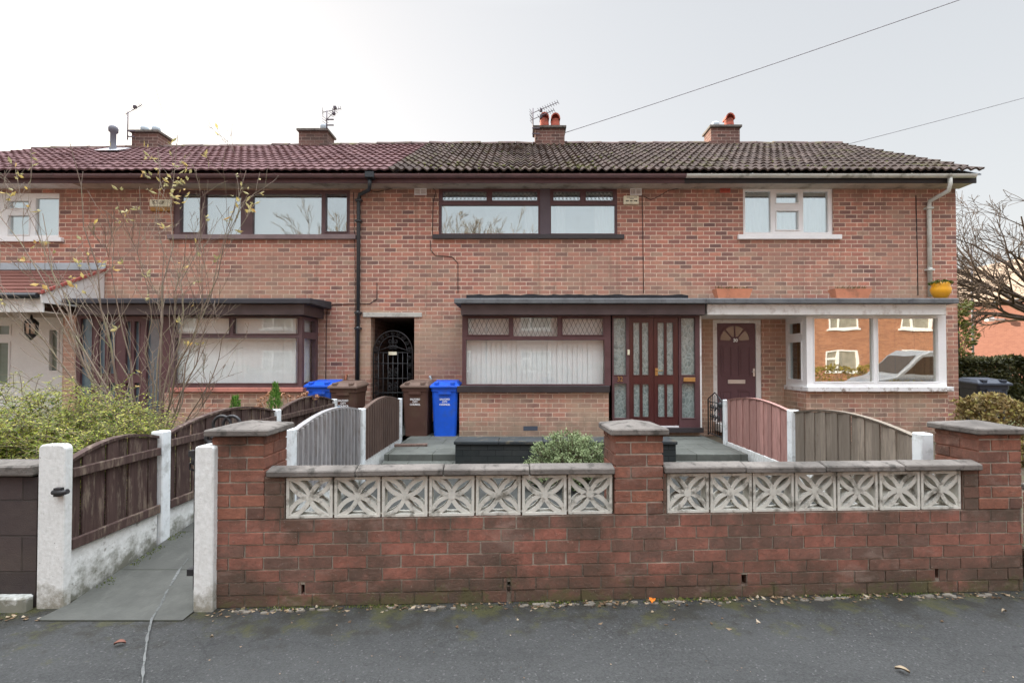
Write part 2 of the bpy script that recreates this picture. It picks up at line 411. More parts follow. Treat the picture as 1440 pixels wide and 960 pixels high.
def wood(name, c, var=.3, dirt=None, stretch=(9, 9, .7), knots=None):
    t = NT(name); p = t.coord('pos'); g = t.n('ShaderNodeNewGeometry'); q = t.scale(p, stretch)
    col = t.ramp(g.outputs['Random Per Island'], [(0, tuple(x*(1-var) for x in c[:3])+(1,)), (1, tuple(x*(1+var*.7) for x in c[:3])+(1,))])
    n = t.noise(q, 6, 6, .65)
    col = t.mix(t.mapr(n, .35, .7, 0, .7), col, tuple(x*.45 for x in c[:3])+(1,))
    if dirt: col = t.mix(t.mapr(t.noise(t.scale(p, (5, 5, 1)), 4, 7, .7), .5, .66, 0, .65), col, dirt)
    if knots:
        v = t.n('ShaderNodeTexVoronoi'); v.inputs['Scale'].default_value = 4.5; t.l(t.scale(p, (1.4, 1.4, .8)), v.inputs[0])
        col = t.mix(t.mapr(v.outputs['Distance'], .03, .09, .75, 0), col, knots)
    t.bump(n, .35, .004); return t.done(col, .8, .2)
FBROWN = wood('dark_brown_fence', C(80,64,60,1.1), .2, dirt=C(134,122,106,1.2))
FGREY = wood('grey_weathered_fence', C(150,148,148,1.2), .3, dirt=C(104,94,84,1.1))
FDARK = wood('brown_feather_fence', C(98,82,74,1.2), .2)
FRED = wood('red_stained_fence', C(174,134,126,1.15), .28, knots=C(112,70,62,1.1), dirt=C(140,100,92,1.1))
FTAN = wood('grey_brown_fence', C(136,126,114,1.2), .36, knots=C(80,66,54,1.1), dirt=C(108,98,86))
OLDW = wood('bare_board', C(110,92,84,1.2))

def tilemat(name, stops, moss=None, lichen=None, tw=.3, th=.34):
    t = NT(name); p = t.coord('pos'); uv = t.coord('uv')
    b = t.n('ShaderNodeTexBrick'); t.l(uv, b.inputs[0]); b.offset = 0
    b.inputs['Color1'].default_value = (0, 0, 0, 1); b.inputs['Color2'].default_value = (1, 1, 1, 1); b.inputs['Mortar'].default_value = (.4, .4, .4, 1)
    b.inputs['Scale'].default_value = 1; b.inputs['Mortar Size'].default_value = .002
    b.inputs['Brick Width'].default_value = tw; b.inputs['Row Height'].default_value = th
    col = t.ramp(b.outputs['Color'], stops)
    col = t.mix(t.mapr(t.noise(p, 18, 5, .65), .3, .75, 0, .4), col, tuple(x*.6 for x in stops[0][1][:3])+(1,))
    if lichen: col = t.mix(t.mapr(t.noise(p, 8, 8, .75), .58, .7, 0, .5), col, lichen)
    if moss: col = t.mix(t.mapr(t.noise(p, 1.6, 8, .72), .54, .68, 0, .75), col, moss)
    t.bump(t.noise(p, 60, 4), .4, .005); return t.done(col, .97, .08)
TILED = tilemat('dark_mossy_tile', [(0, C(74,65,61,1.0)), (.5, C(90,79,74,1.0)), (1, C(105,92,86,1.0))], moss=C(92,90,60,.95), lichen=C(134,128,116,1.1), tw=.15, th=.345)
TILER = tilemat('red_brown_tile', [(0, C(104,80,81,1.0)), (.5, C(118,92,93,1.0)), (1, C(128,101,101,1.0))], lichen=C(136,116,114,1.1), tw=.165, th=.345)
TILEP = tilemat('porch_red_tile', [(0, C(128,90,82,.8)), (1, C(146,104,94,.8))], tw=.25, th=.15)
RIDGE = paint('ridge_tile', C(96,80,76,1.2), .85, .2, dirt=C(112,108,72), dirt_amt=.8, dscale=3, bump=.3)

def etched(name):
    t = NT(name); p = t.coord('pos')
    d = t.n('ShaderNodeTexNoise'); d.inputs['Scale'].default_value = 9; t.l(p, d.inputs[0])
    sc = t.n('ShaderNodeVectorMath', operation='SCALE'); t.l(d.outputs['Color'], sc.inputs[0]); sc.inputs['Scale'].default_value = .12
    ad = t.n('ShaderNodeVectorMath', operation='ADD'); t.l(p, ad.inputs[0]); t.l(sc.outputs[0], ad.inputs[1])
    v = t.n('ShaderNodeTexVoronoi', feature='DISTANCE_TO_EDGE'); v.inputs['Scale'].default_value = 13
    t.l(t.scale(ad.outputs[0], (1.5, 1, .8)), v.inputs[0])
    w = t.n('ShaderNodeTexVoronoi'); w.inputs['Scale'].default_value = 13; t.l(t.scale(ad.outputs[0], (1.5, 1, .8)), w.inputs[0])
    e = t.mapr(v.outputs['Distance'], .0, .12)
    col = t.mix(e, C(156,168,164,.9), C(112,126,124,.9))
    col = t.mix(t.math('MULTIPLY', t.sep(w.outputs['Color'], 0), .6), col, C(150,164,160,.9))
    t.bump(v.outputs['Distance'], .6, .02)
    t.done(col, .18, .7); t.b.inputs['Coat Weight'].default_value = .6; t.b.inputs['Coat Roughness'].default_value = .05
    return t.m
ETCH = etched('etched_glass')
GL = glass('window_glass', .44, tint=(.95, .98, .98, 1), gloss=(.92, .98, 1.0, 1))
GLB = glass('blind_window_glass', .03, tint=(.97, .99, .99, 1), wav=.02)
GLD = glass('dark_bay_glass', .36, tint=(.8, .85, .8, 1), wav=.035, gloss=(1, .98, .95, 1))

def asphalt(name, c, moss=True):
    t = NT(name); p = t.coord('pos')
    v = t.n('ShaderNodeTexVoronoi'); v.inputs['Scale'].default_value = 120; t.l(p, v.inputs[0])
    n = t.noise(p, 260, 3, .7); big = t.noise(p, 1.1, 6, .6)
    k = t.mapr(t.sep(v.outputs['Color'], 0), 0, 1, .0, 1)
    col = t.mix(k, tuple(x*.72 for x in c[:3])+(1,), tuple(x*1.25 for x in c[:3])+(1,))
    col = t.mix(t.mapr(t.sep(v.outputs['Color'], 1), .96, .99, 0, .25), col, C(150,150,146))
    col = t.mix(t.mapr(big, .35, .7, 0, .45), col, tuple(x*1.5 for x in c[:3])+(1,))
    col = t.mix(t.mapr(t.noise(t.scale(p, (.5, 1.6, 1)), 2.2, 7, .7), .5, .7, 0, .4), col, tuple(x*.6 for x in c[:3])+(1,))
    wv = t.n('ShaderNodeTexVoronoi', feature='DISTANCE_TO_EDGE'); wv.inputs['Scale'].default_value = .55
    wn = t.n('ShaderNodeTexNoise'); wn.inputs['Scale'].default_value = 2.2; wn.inputs['Detail'].default_value = 6; t.l(p, wn.inputs[0])
    ws = t.n('ShaderNodeVectorMath', operation='SCALE'); t.l(wn.outputs['Color'], ws.inputs[0]); ws.inputs['Scale'].default_value = .9
    wa = t.n('ShaderNodeVectorMath', operation='ADD'); t.l(p, wa.inputs[0]); t.l(ws.outputs[0], wa.inputs[1]); t.l(wa.outputs[0], wv.inputs[0])
    col = t.mix(t.mapr(wv.outputs['Distance'], .0, .0045, .4, 0), col, tuple(x*.35 for x in c[:3])+(1,))
    gv = t.n('ShaderNodeTexVoronoi'); gv.inputs['Scale'].default_value = 5.5; t.l(p, gv.inputs[0])
    gum = t.math('MULTIPLY', t.mapr(gv.outputs['Distance'], .05, .09, 1, 0), t.mapr(t.sep(gv.outputs['Color'], 0), .55, .6))
    col = t.mix(t.math('MULTIPLY', gum, .5), col, tuple(x*1.7 for x in c[:3])+(1,))
    if moss:
        y = t.math('SUBTRACT', t.sep(p, 1), t.math('MULTIPLY', t.sep(p, 0), .045))
        g = t.math('ADD', t.mapr(y, 2.5, 3.2, 0, 1), t.mapr(t.noise(p, 6, 8, .7), .3, .7, -.62, .62))
        col = t.mix(t.mapr(g, .6, 1.0, 0, .7), col, C(58,56,48,.7))
        g2 = t.math('ADD', t.mapr(y, 2.4, 3.15, 0, .5), t.mapr(t.noise(p, 4.3, 8, .72), .3, .7, -.5, .5))
        col = t.mix(t.mapr(g2, .48, .75, 0, .6), col, C(90,90,48,.75))
    h = t.math('ADD', v.outputs['Distance'], t.math('MULTIPLY', n, .6))
    t.bump(h, .9, .006); return t.done(col, .88, .25)
PAVE = asphalt('tarmac_pavement', C(94,95,94,.43))
ROADM = asphalt('tarmac_road', C(80,82,84), moss=False)
def slabmat(name, c, w, h, off=.5):
    t = NT(name); p = t.coord('pos')
    b = t.n('ShaderNodeTexBrick'); t.l(p, b.inputs[0]); b.offset = off
    b.inputs['Color1'].default_value = tuple(x*.85 for x in c[:3])+(1,); b.inputs['Color2'].default_value = tuple(x*1.15 for x in c[:3])+(1,)
    b.inputs['Mortar'].default_value = C(52,54,44); b.inputs['Scale'].default_value = 1; b.inputs['Mortar Size'].default_value = .006
    b.inputs['Mortar Smooth'].default_value = .3; b.inputs['Brick Width'].default_value = w; b.inputs['Row Height'].default_value = h
    col = t.mix(t.mapr(t.noise(p, 5, 8, .68), .4, .7, 0, .6), b.outputs[0], tuple(x*.55 for x in c[:3])+(1,))
    col = t.mix(t.mapr(t.noise(t.scale(p, (1, .4, 1)), 9, 7, .7), .56, .72, 0, .45), col, tuple(min(.6, x*1.7) for x in c[:3])+(1,))
    hh = t.math('SUBTRACT', t.noise(p, 50, 5), t.math('MULTIPLY', b.outputs['Fac'], 1.5))
    t.bump(hh, .5, .006); return t.done(col, .8, .3)
PATHM = slabmat('path_slab', C(116,117,111,.44), 6.0, .6, 0)
PATIO = slabmat('patio_flag', C(126,129,122,.58), .6, .45)
SOIL = paint('garden_soil', C(78,68,56), .95, .35, dirt=C(70,84,48), dirt_amt=.6, bump=.9, bscale=30)
GRASSG = paint('rough_grass', C(84,92,58), .95, .35, dirt=C(96,86,62), dirt_amt=.5, bump=.9, bscale=30)
KERBM = paint('kerb_concrete', C(140,138,132), .85, .15, bump=.5)
DIRTM = paint('mortar_rubble', C(120,114,104), .9, .3, bump=.8)

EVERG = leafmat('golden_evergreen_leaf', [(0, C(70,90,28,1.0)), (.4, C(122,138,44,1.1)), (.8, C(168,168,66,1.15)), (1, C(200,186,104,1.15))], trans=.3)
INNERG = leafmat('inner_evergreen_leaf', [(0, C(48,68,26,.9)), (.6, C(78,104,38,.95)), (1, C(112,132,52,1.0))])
HEBE = leafmat('grey_green_leaf', [(0, C(88,104,64,.95)), (.5, C(124,138,92,1.0)), (1, C(152,164,120,1.05))])
YLEAF = leafmat('autumn_leaf', [(0, C(150,146,100,1.0)), (.45, C(186,176,122,1.1)), (.8, C(204,180,104,1.1)), (1, C(196,150,92,1.1))], trans=.4)
HEDGD = leafmat('dark_hedge_leaf', [(0, C(46,50,28,.9)), (.6, C(66,68,38,.9)), (1, C(90,86,48,.9))])
HEDGB = leafmat('brown_hedge_leaf', [(0, C(98,84,52,1.0)), (.5, C(150,130,88,1.25)), (.8, C(156,150,84,1.25)), (1, C(186,160,116,1.25))])
CONIF = leafmat('conifer_leaf', [(0, C(70,118,48,1.0)), (1, C(132,176,82,1.0))])
HYDR = leafmat('dried_flower', [(0, C(150,108,84,1.1)), (1, C(204,156,118,1.1))])
LITTER = leafmat('dead_leaf', [(0, C(74,58,42)), (.5, C(128,104,78)), (.8, C(168,146,116)), (1, C(196,182,160))], trans=.1)
ORANGE = paint('orange_leaf', C(214,120,40), .6, .15)
GREENP = leafmat('moss_plant', [(0, C(70,84,32)), (1, C(120,132,56))])
PAPER = paint('pale_scrap', C(158,142,118,.8), .8, .1)

# ------------------------------------------------------------------ the setting
F = 9.10; BAY = 8.40; CAN = 8.22; Z0 = .29; ZT = 4.72
MB().box(-250, 250, -250, 250, -.5, -.132).build('ground', GRASSG, kind='structure')
MB().box(-120, 120, -8.0, -1.6, -.132, -.118).build('road', ROADM, kind='structure')
MB().box(-60, 60, -1.45, 3.62, -.12, 0).build('pavement', PAVE, kind='structure')
sb0 = MB().box(-1.55, 3.0, 3.5, 3.64, -.1, .2); sb0.build('weep_slot_backing', SOIL, kind='structure')  # unseen soil block added behind the front wall to darken its weep slots
k = MB()
for i in range(-24, 24): k.box(i*.915+.004, (i+1)*.915-.004, -1.6, -1.452, -.12, .004)
k.build('kerb', KERBM, kind='structure', bevel=.012)
MB().box(-60, 60, -11.2, -8.0, -.131, 0).build('far_pavement', KERBM, kind='structure')
# gardens and paths
g = MB(); g.box(-30, -2.98, 3.34, 9.05, -.1, .16); g.box(3.26, 12, 3.62, 9.05, -.1, .2); g.build('garden_soil', SOIL, kind='structure')
MB().box(8.05, 60, 9.06, 60, -.13, .12).build('side_ground', GRASSG, kind='structure')
MB().box(-1.86, 3.1, 3.64, 6.8, -.1, .12)  .build('garden_paving', slabmat('garden_flag', C(96,98,94,.3), .6, .6), kind='structure')
pm = MB(); pm.box(-1.86, 3.1, 6.8, F, -.1, Z0); pm.box(-1.86, 3.1, 6.62, 6.798, -.1, .2); pm.build('patio', PATIO, kind='structure', bevel=.008)
xs = (-2.86, -2.0)
pp = [(-3.02, 2.93, .003), (-1.9, 2.96, .003), (xs[1], 3.34, .03), (xs[1], 6.0, Z0), (xs[1], F+6, Z0+.004), (xs[0], F+6, Z0+.004), (xs[0], 6.0, Z0), (xs[0], 3.34, .03)]
pth = MB(); rows = [(-2.9, -2.02, 3.0, .006), (-2.87, -2.02, 3.2, .012), (-2.87, -1.99, 4.07, .11), (-2.87, -1.99, 5.0, .2), (-2.87, -1.99, 6.0, .29), (-2.87, -1.99, F+3.95, .295)]
for a, b in zip(rows, rows[1:]): pth.add([(a[0], a[2], a[3]), (a[1], a[2], a[3]), (b[1], b[2], b[3]), (b[0], b[2], b[3])], [(0, 1, 2, 3)])
for a in rows[:1]: pth.add([(a[0], a[2], -.05), (a[1], a[2], -.05), (a[1], a[2], a[3]), (a[0], a[2], a[3])], [(0, 1, 2, 3)])
pth.build('garden_path', PATHM, kind='structure')
# trail of spilt white paint across path and pavement
sp = MB(); tr = [(205, 975), (208, 930), (212, 895), (218, 868), (236, 838), (256, 800), (270, 780)]
prev = None
def ground_z(x, y): return 0.0075 if y < 2.95 else (.0125 + (y-3.2)*.1126 if y > 3.2 else .009)
pts = []
for (a, b), (c, d) in zip(tr, tr[1:]):
    for q in range(8):
        t = q/8; px = a+(c-a)*t; py = b+(d-b)*t
        y = 1.5*FPX/(py-508); y = y if y < 3.1 else y*.985
        pts.append((px, py, y))
for px, py, y in pts:
    z = ground_z(0, y)
    Y = (CAMZ-z)*FPX/(py-508); z = ground_z(0, Y)+.003
    p = Vector(((px-732)/FPX*Y, Y, z)); w = rnd.uniform(.003, .012)
    cur = (p+Vector((-w, 0, 0)), p+Vector((w*rnd.uniform(.4, 1), 0, 0)))
    if prev and rnd.random() > .03: sp.add([prev[0], prev[1], cur[1], cur[0]], [(0, 1, 2, 3)])
    prev = cur
sp.build('paint_trail', paint('spilt_paint', C(112,114,112,.75), .8, .3, dirt=C(88,90,88,.5), dirt_amt=1, dscale=45), kind='structure')

# ------------------------------------------------------------------ house helpers
def ring(mb, x0, x1, z0, z1, w, y0, y1): mb.slab(x0-w, x1+w, z0-w, z1+w, y0, y1, [(x0, x1, z0, z1)])
def window(house, outer, panes, Y, fm, gm, depth=.07, sill=None, sm=None, blind=None, sash=.018, sashes=None, label=None, lattice=None, name='window', blind_off=.1):
    fb = MB().slab(*outer, Y, Y+depth, panes)
    for i, p in enumerate(panes):
        if sashes is None or i in sashes: ring(fb, *p, sash, Y-.014, Y-.001)
    f = fb.build(name, fm, house, bevel=.003, label=label)
    g = MB()
    for p in panes: g.box(p[0]-.004, p[1]+.004, Y+depth*.55, Y+depth*.55+.006, p[2]-.004, p[3]+.004)
    g.build('pane', gm, f)
    if sill:
        MB().box(*sill).build('sill', sm or fm, f, bevel=.005)
    if lattice:
        yl = Y+depth*.55-.004
        for p in lattice:
            lb = MB()
            w = p[1]-p[0]; h = p[3]-p[2]; nx = max(3, round(w/.075)); st = w/nx
            sl = h/ (2*st) 
            def clip(x0, z0, x1, z1):
                a, b = 0.0, 1.0
                if x1 != x0:
                    t0 = (p[0]-x0)/(x1-x0); t1 = (p[1]-x0)/(x1-x0)
                    if t0 > t1: t0, t1 = t1, t0
                    a = max(a, t0); b = min(b, t1)
                return (x0+(x1-x0)*a, z0+(z1-z0)*a, x0+(x1-x0)*b, z0+(z1-z0)*b) if b-a > .02 else None
            for i in range(-3, nx+3):
                for sg in (1, -1):
                    xa = p[0]+i*st; c = clip(xa, p[2], xa+sg*2*st*.85, p[3])
                    if c: lb.tube([(c[0], yl, c[1]), (c[2], yl, c[3])], .0034, 4, cap=False)
            lb.build('leaded_lattice', LEAD, f)
    if blind:
        kind, rng, bm_ = blind
        for (x0, x1, z0, z1) in rng:
            b = MB()
            yb = Y+depth+blind_off
            if kind == 'vertical':
                n = max(1, int((x1-x0)/.085)); st = (x1-x0)/n
                for i in range(n):
                    a = x0+i*st; jx = rnd.uniform(-.004, .004); ty = .016+rnd.uniform(-.006, .006)
                    b.add([(a-.004+jx, yb, z0), (a+st+.004+jx, yb+ty, z0), (a+st+.004+jx, yb+ty, z1), (a-.004+jx, yb, z1)], [(0, 1, 2, 3)])
            else:
                n = max(8, int((x1-x0)/.012)); k0 = len(b.v); ph = rnd.uniform(0, 6)
                for i in range(n+1):
                    x = x0+(x1-x0)*i/n; yy = yb+.014*math.sin(i*.8+ph)+.008*math.sin(i*.31+ph*2)
                    b.v += [Vector((x, yy, z0)), Vector((x, yy, z1))]
                for i in range(n): b.f.append([k0+2*i, k0+2*i+2, k0+2*i+3, k0+2*i+1]); b.sm.append(True)
            b.build('blind' if kind == 'vertical' else 'curtain', bm_, f)
    return f
LEAD = paint('lead_strip', C(70,74,76), .5, .1)
EAVEY, EAVEZ, RIDY = 8.66, 4.885, 12.5
def roof(house, x0, x1, mat, zr, period, amp, sharp, endr=False, endl=False):
    mb = MB(); NC = 13
    sl = math.hypot(RIDY-EAVEY, 7.03-EAVEZ)
    per = 8; n = int(round((x1-x0)/period))*per; dx = (x1-x0)/n
    uvs = []
    jit = {}
    for c in range(NC):
        for side in range(1):
            ks = len(mb.v)
            for e in range(3):     # lip bottom, lip top, upper edge
                for i in range(n+1):
                    x = x0+i*dx
                    zrx = zr(x)
                    dirv = Vector((0, RIDY-EAVEY, zrx-EAVEZ)); L = dirv.length; dirv /= L
                    nor = Vector((0, -dirv.z, dirv.y))
                    v = (c if e < 2 else c+1)*L/NC + (.02 if e == 2 else 0)
                    ti = int((i/per)/2 + .01)
                    if (c, ti) not in jit: jit[(c, ti)] = (rnd.uniform(-.006, .007), rnd.uniform(-.012, .012)-(.03 if rnd.random() < .02 else 0))
                    jz, jv = jit[(c, ti)]
                    ph = (i % per)/per
                    wv = math.cos(2*PI*ph)
                    if sharp: wv = 2*abs(math.cos(PI*ph))**1.6-1
                    h = amp*wv + (.03+jz if e == 1 else (.0 if e == 2 else .004+jz))
                    if e == 0: h = amp*wv + .002
                    p = Vector((x, EAVEY, EAVEZ)) + dirv*(v+(jv if e < 2 else 0)) + nor*(h+.012)
                    if c == 0 and e < 2: p -= dirv*.03
                    mb.v.append(p)
            for e in range(2):
                for i in range(n):
                    a = ks+e*(n+1)+i
                    mb.f.append([a, a+1, a+n+2, a+n+1]); mb.sm.append(True)
    o = mb.build('roof', mat, house)
    # tile-by-tile colour: UV laid along the slope
    me = o.data; uv = me.uv_layers[0]; o0 = ORIG[house.name]
    for p in me.polygons:
        for li in p.loop_indices:
            c = me.vertices[me.loops[li].vertex_index].co
            uv.data[li].uv = (c.x+o0.x-x0+period*.5, math.hypot(c.y+o0.y-EAVEY, c.z+o0.z-EAVEZ)-.02)
    me.set_sharp_from_angle(angle=R(50))
    bk = MB(); bk.poly([(x0, RIDY, zr(x0)), (x1, RIDY, zr(x1)), (x1, 16.4, 4.86), (x0, 16.4, 4.86)])
    bk.poly([(x0, EAVEY+.05, EAVEZ-.03), (x0, RIDY, zr(x0)-.03), (x1, RIDY, zr(x1)-.03), (x1, EAVEY+.05, EAVEZ-.03)])
    bk.build('rear_slope', mat, o)
    rb = MB(); L = x1-x0; nr = max(1, round(L/.45))
    for i in range(nr):
        a = x0+L*i/nr+.004; b = x0+L*(i+1)/nr-.004
        za = zr(a)+rnd.uniform(-.018, .012); zb = zr(b)+rnd.uniform(-.018, .012)
        pts = [(math.cos(t)*.12, math.sin(t)*.085) for t in [PI*q/8 for q in range(9)]]
        k0 = len(rb.v)
        for (x, z) in ((a, za), (b, zb)):
            for (yy, zz) in pts: rb.v.append(Vector((x, RIDY+yy, z-.02+zz)))
        for q in range(8): rb.f.append([k0+q, k0+q+1, k0+9+q+1, k0+9+q]); rb.sm.append(True)
        rb.f.append([k0+q for q in range(9)]); rb.sm.append(False); rb.f.append([k0+9+q for q in range(9)][::-1]); rb.sm.append(False)
    rb.build('ridge_tiles', RIDGE, o)
    return o
def gutter(house, x0, x1, mat, joints, fm=None):
    mb = MB(); r = .056; yc = 8.70; zc = 4.83
    for rr, fl in ((r, 1), (r-.006, -1)):
        k0 = len(mb.v)
        for x in (x0, x1):
            for q in range(11):
                a = PI+PI*q/10; mb.v.append(Vector((x, yc+rr*math.cos(a), zc+rr*math.sin(a))))
        for q in range(10): mb.f.append([k0+q, k0+q+1, k0+11+q+1, k0+11+q]); mb.sm.append(True)
    for x in (x0, x1):
        pts = [(x, yc+r*math.cos(PI+PI*q/10), zc+r*math.sin(PI+PI*q/10)) for q in range(11)]
        mb.poly(pts)
    for x in joints:
        pts = [(x-.012, yc+(r+.006)*math.cos(PI+PI*q/10), zc+.004+(r+.006)*math.sin(PI+PI*q/10)) for q in range(11)]
        mb.prism(pts, (.024, 0, 0))
    g = mb.build('gutter', mat, house)
    return g
def facade(house, x0, x1, holes, mat=None, z0=0.0):
    mb = MB().slab(x0, x1, z0, ZT, F, F+.26, holes)
    return mb
def chimney(house, pxs, top_py, pots):
    x0, x1 = XX(pxs[0], 12.25, 190), XX(pxs[1], 12.25, 190); zt = ZZ(top_py, 12.2)
    c = MB().box(x0, x1, 12.25, 12.72, 6.4, zt-.06).build('chimney', SB, house, bevel=.004)
    MB().box(x0-.04, x1+.04, 12.2, 12.77, zt-.058, zt).build('chimney_cap', COPING, c, bevel=.006)
    for (px, kind, py) in pots:
        x = XX(px, 12.45, 168); zp = ZZ(py, 12.45)
        if kind == 'hood':
            h = zp-zt
            MB().lathe((x, 12.47, zt+.001), [(.115, 0), (.118, h*.3), (.105, h*.62), (.11, h*.64)], 16).build('chimney_pot', POTR, c)
            m = MB(); k0 = len(m.v); n = 14; rr = .118
            for i in range(7):
                a = i/6*PI
                for q in range(2): m.v.append(Vector((x-rr*math.cos(a), 12.47-.1+.22*q, zt+h*.62+(h*.4)*math.sin(a))))
            for i in range(6): m.f.append([k0+2*i, k0+2*i+1, k0+2*i+3, k0+2*i+2]); m.sm.append(True)
            m.poly([(x-rr*math.cos(i/6*PI), 12.59, zt+h*.62+h*.4*math.sin(i/6*PI)) for i in range(7)])
            for i in range(6):
                a, b = i/6*PI, (i+1)/6*PI
                def pt(an, y, k): return (x-rr*k*math.cos(an), y, zt+h*.62+(h*.4)*k*math.sin(an))
                m.add([pt(a, 12.368, 1.03), pt(b, 12.368, 1.03), pt(b, 12.368, .82), pt(a, 12.368, .82)], [(0, 1, 2, 3)])
            m.build('chimney_cowl', POTR, c)
        else:
            MB().lathe((x, 12.47, zt+.001), [(.1, 0), (.1, (zp-zt)*.7), (.085, zp-zt)], 12).build('chimney_stub', GREYLEAD, c)
    return c
def vent(house, r, m=CREAM, d=.02):
    mb = MB(); xm = (r[0]+r[1])/2; w = .014
    mb.slab(*r, F-d, F-.002, [(r[0]+w, xm-w*.5, r[2]+w, r[3]-w), (xm+w*.5, r[1]-w, r[2]+w, r[3]-w)])
    nz = 4
    for i in range(nz):
        z = r[2]+w+(r[3]-r[2]-2*w)*(i+.5)/nz
        for (a, b) in ((r[0]+w, xm-w*.5), (xm+w*.5, r[1]-w)): mb.add([(a, F-d*.2, z+.014), (b, F-d*.2, z+.014), (b, F-d*.85, z-.008), (a, F-d*.85, z-.008)], [(0, 1, 2, 3)])
    v = mb.build('air_vent', m, house)
def canopy(house, gx0, gx1, fx0, fx1, fm, gm=FELT, name='canopy', y=CAN, zt=None, zb=None, right=True, flash=True):
    ztop = ZZ(419, 8.18); zmid = ZZ(427, 8.18); zbot = ZZ(442.5, 8.26)
    yb = F-.002
    c = MB().box(fx0, fx1, 8.26, yb, zbot, zmid+.004)
    c = c.build(name, fm, house, bevel=.004)
    m = MB(); m.prism([(gx0, 8.17, zmid+.006), (gx0, 8.17, ztop-.012), (gx0, 8.2, ztop), (gx0, yb, ztop+.05), (gx0, yb, zmid+.006)], (gx1-gx0, 0, 0))
    m.build('felt_roof', gm, c, bevel=.006)
    if flash:
        fl = MB(); n = int((fx1-fx0)/.12); k0 = len(fl.v)
        for i in range(n+1):
            x = fx0+(fx1-fx0)*i/n; z = ZZ(414.5, F)+rnd.uniform(-.012, .012)
            fl.v += [Vector((x, F-.012, ztop+.03)), Vector((x, F-.012, z))]
        for i in range(n): fl.f.append([k0+2*i, k0+2*i+2, k0+2*i+3, k0+2*i+1]); fl.sm.append(False)
        fl.build('flashing', FELTB, c)
    return c
def soffit_fascia(house, x0, x1, fm=FASC, sm=SOFFIT):
    MB().box(x0, x1, 8.79, F+.02, ZT+.004, ZT+.02).build('soffit', sm, house)
    MB().box(x0, x1, 8.765, 8.788, ZT-.012, 4.875).build('fascia', fm, house)
def wire(house, pts, Y, r=.006, name='cable'):
    P = [W(a, b, Y-.008) for a, b in pts]; MB().tube(P, r, 5).build(name, WIRE, house)
def downpipe(house, pts, r, mat, clips=()):
    mb = MB().tube(pts, r, 10)
    for z in clips:
        p = pts[-1]; mb.box(p[0]-r*1.7, p[0]+r*1.7, p[1]-r*1.1, F-.002, z-.015, z+.015)
        mb.lathe((p[0], p[1], z-.03), [(r*1.18, 0), (r*1.18, .06)], 10)
    return mb.build('downpipe', mat, house)

XB = [-12.2, XX(119, F, 300), XX(556, F, 300), XX(962, 8.8, 300), 8.0]
def zr_left(x): return 6.9+(x+12.2)/(12.2+XB[2])*.13
def zr_main(x): return 7.03
HOUSEG = 'terraced houses in the row'
# ================================================================== house with the dark bay and red doors (32)
x0, x1 = XB[2], XB[3]
h32 = thing('terraced_house', 'middle terraced house with mossy dark roof, leaded brown windows and red double front doors', 'house', ((x0+x1)/2, F, Z0), HOUSEG)
up = rect(617, 264, 868, 330, F); bayr = (XX(655, F), XX(980, F), .5, 2.3)
pas = (XX(521, F, 520), XX(582.5, F, 520), 0, ZZ(446, F))
wl = facade(h32, x0, x1, [up, bayr, pas])
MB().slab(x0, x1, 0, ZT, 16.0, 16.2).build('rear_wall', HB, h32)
plx = (XX(646, BAY, 560), XX(856, BAY, 560)); plz = ZZ(551, BAY)
wl.box(plx[0], plx[1], BAY, F-.001, 0, plz)
wl.box(plx[1]+.001, XX(985, BAY), BAY+.06, F-.001, Z0, ZZ(606, BAY))
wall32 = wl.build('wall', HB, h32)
pw = MB()   # covered passage through the terrace: side walls, ceiling, far end
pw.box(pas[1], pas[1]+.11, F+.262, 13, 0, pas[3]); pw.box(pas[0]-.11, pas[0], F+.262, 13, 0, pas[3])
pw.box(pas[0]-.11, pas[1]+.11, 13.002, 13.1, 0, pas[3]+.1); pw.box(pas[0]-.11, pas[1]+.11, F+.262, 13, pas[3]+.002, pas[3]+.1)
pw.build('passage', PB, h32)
MB().box(XX(510, F-.02), XX(593, F-.02), F-.025, F+.2, ZZ(446, F)+.002, ZZ(439.5, F)).build('lintel', LINTEL, h32, bevel=.006)
roof(h32, x0, x1+.0, TILED, zr_main, .15, .02, False)
soffit_fascia(h32, x0, x1-.001, BROWNM)
gutter(h32, x0, x1, GUTB, [XX(p, 8.65) for p in (588, 648, 703, 762, 816, 880, 940)])
chimney(h32, (752.5, 794), 176, [(765.5, 'hood', 160), (781, 'hood', 161)])
# upper window
P = lambda a, b, c, d: rect(a, b, c, d, F)
tops = [P(622, 269, 684, 282), P(692, 269, 755.5, 282), P(778.5, 269, 816, 282), P(824, 269, 862.5, 282)]
mains = [P(620.5, 288, 757, 328), P(775, 288, 865, 328)]
window(h32, up, tops+mains, F+.012, BROWNM, GL, sill=(XX(608, F-.05, 333), XX(878, F-.05, 333), F-.06, F+.06, ZZ(336.5, F), ZZ(330.5, F)), sm=BLACKS, sashes=(0, 1, 2, 3), lattice=tops,
       blind=('net', [P(738, 266, 760, 330), P(774, 266, 796, 330), P(838, 266, 866, 330), P(620, 266, 628, 330)], NET), label='brown upstairs window with small leaded top lights')
mb_ = MB().box(XX(759.5, F, 300), XX(773.5, F, 300), F-.004, F+.010, up[2], up[3]); mb_.build('mullion', paint('mauve_brown_panel', C(84,74,80,1.2), .45, .1), [o for o in bpy.data.objects if o.name == 'window'][0])
MB().box(up[0], up[1], F+.5, F+.52, up[2]-.2, up[3]+.45).build('room_backdrop', paint('bedroom_wall', C(196,206,212,1.2), .9, .1), h32)
vent(h32, P(583, 265, 600, 274.5), WHITE); vent(h32, P(886, 265, 902, 275), WHITE)
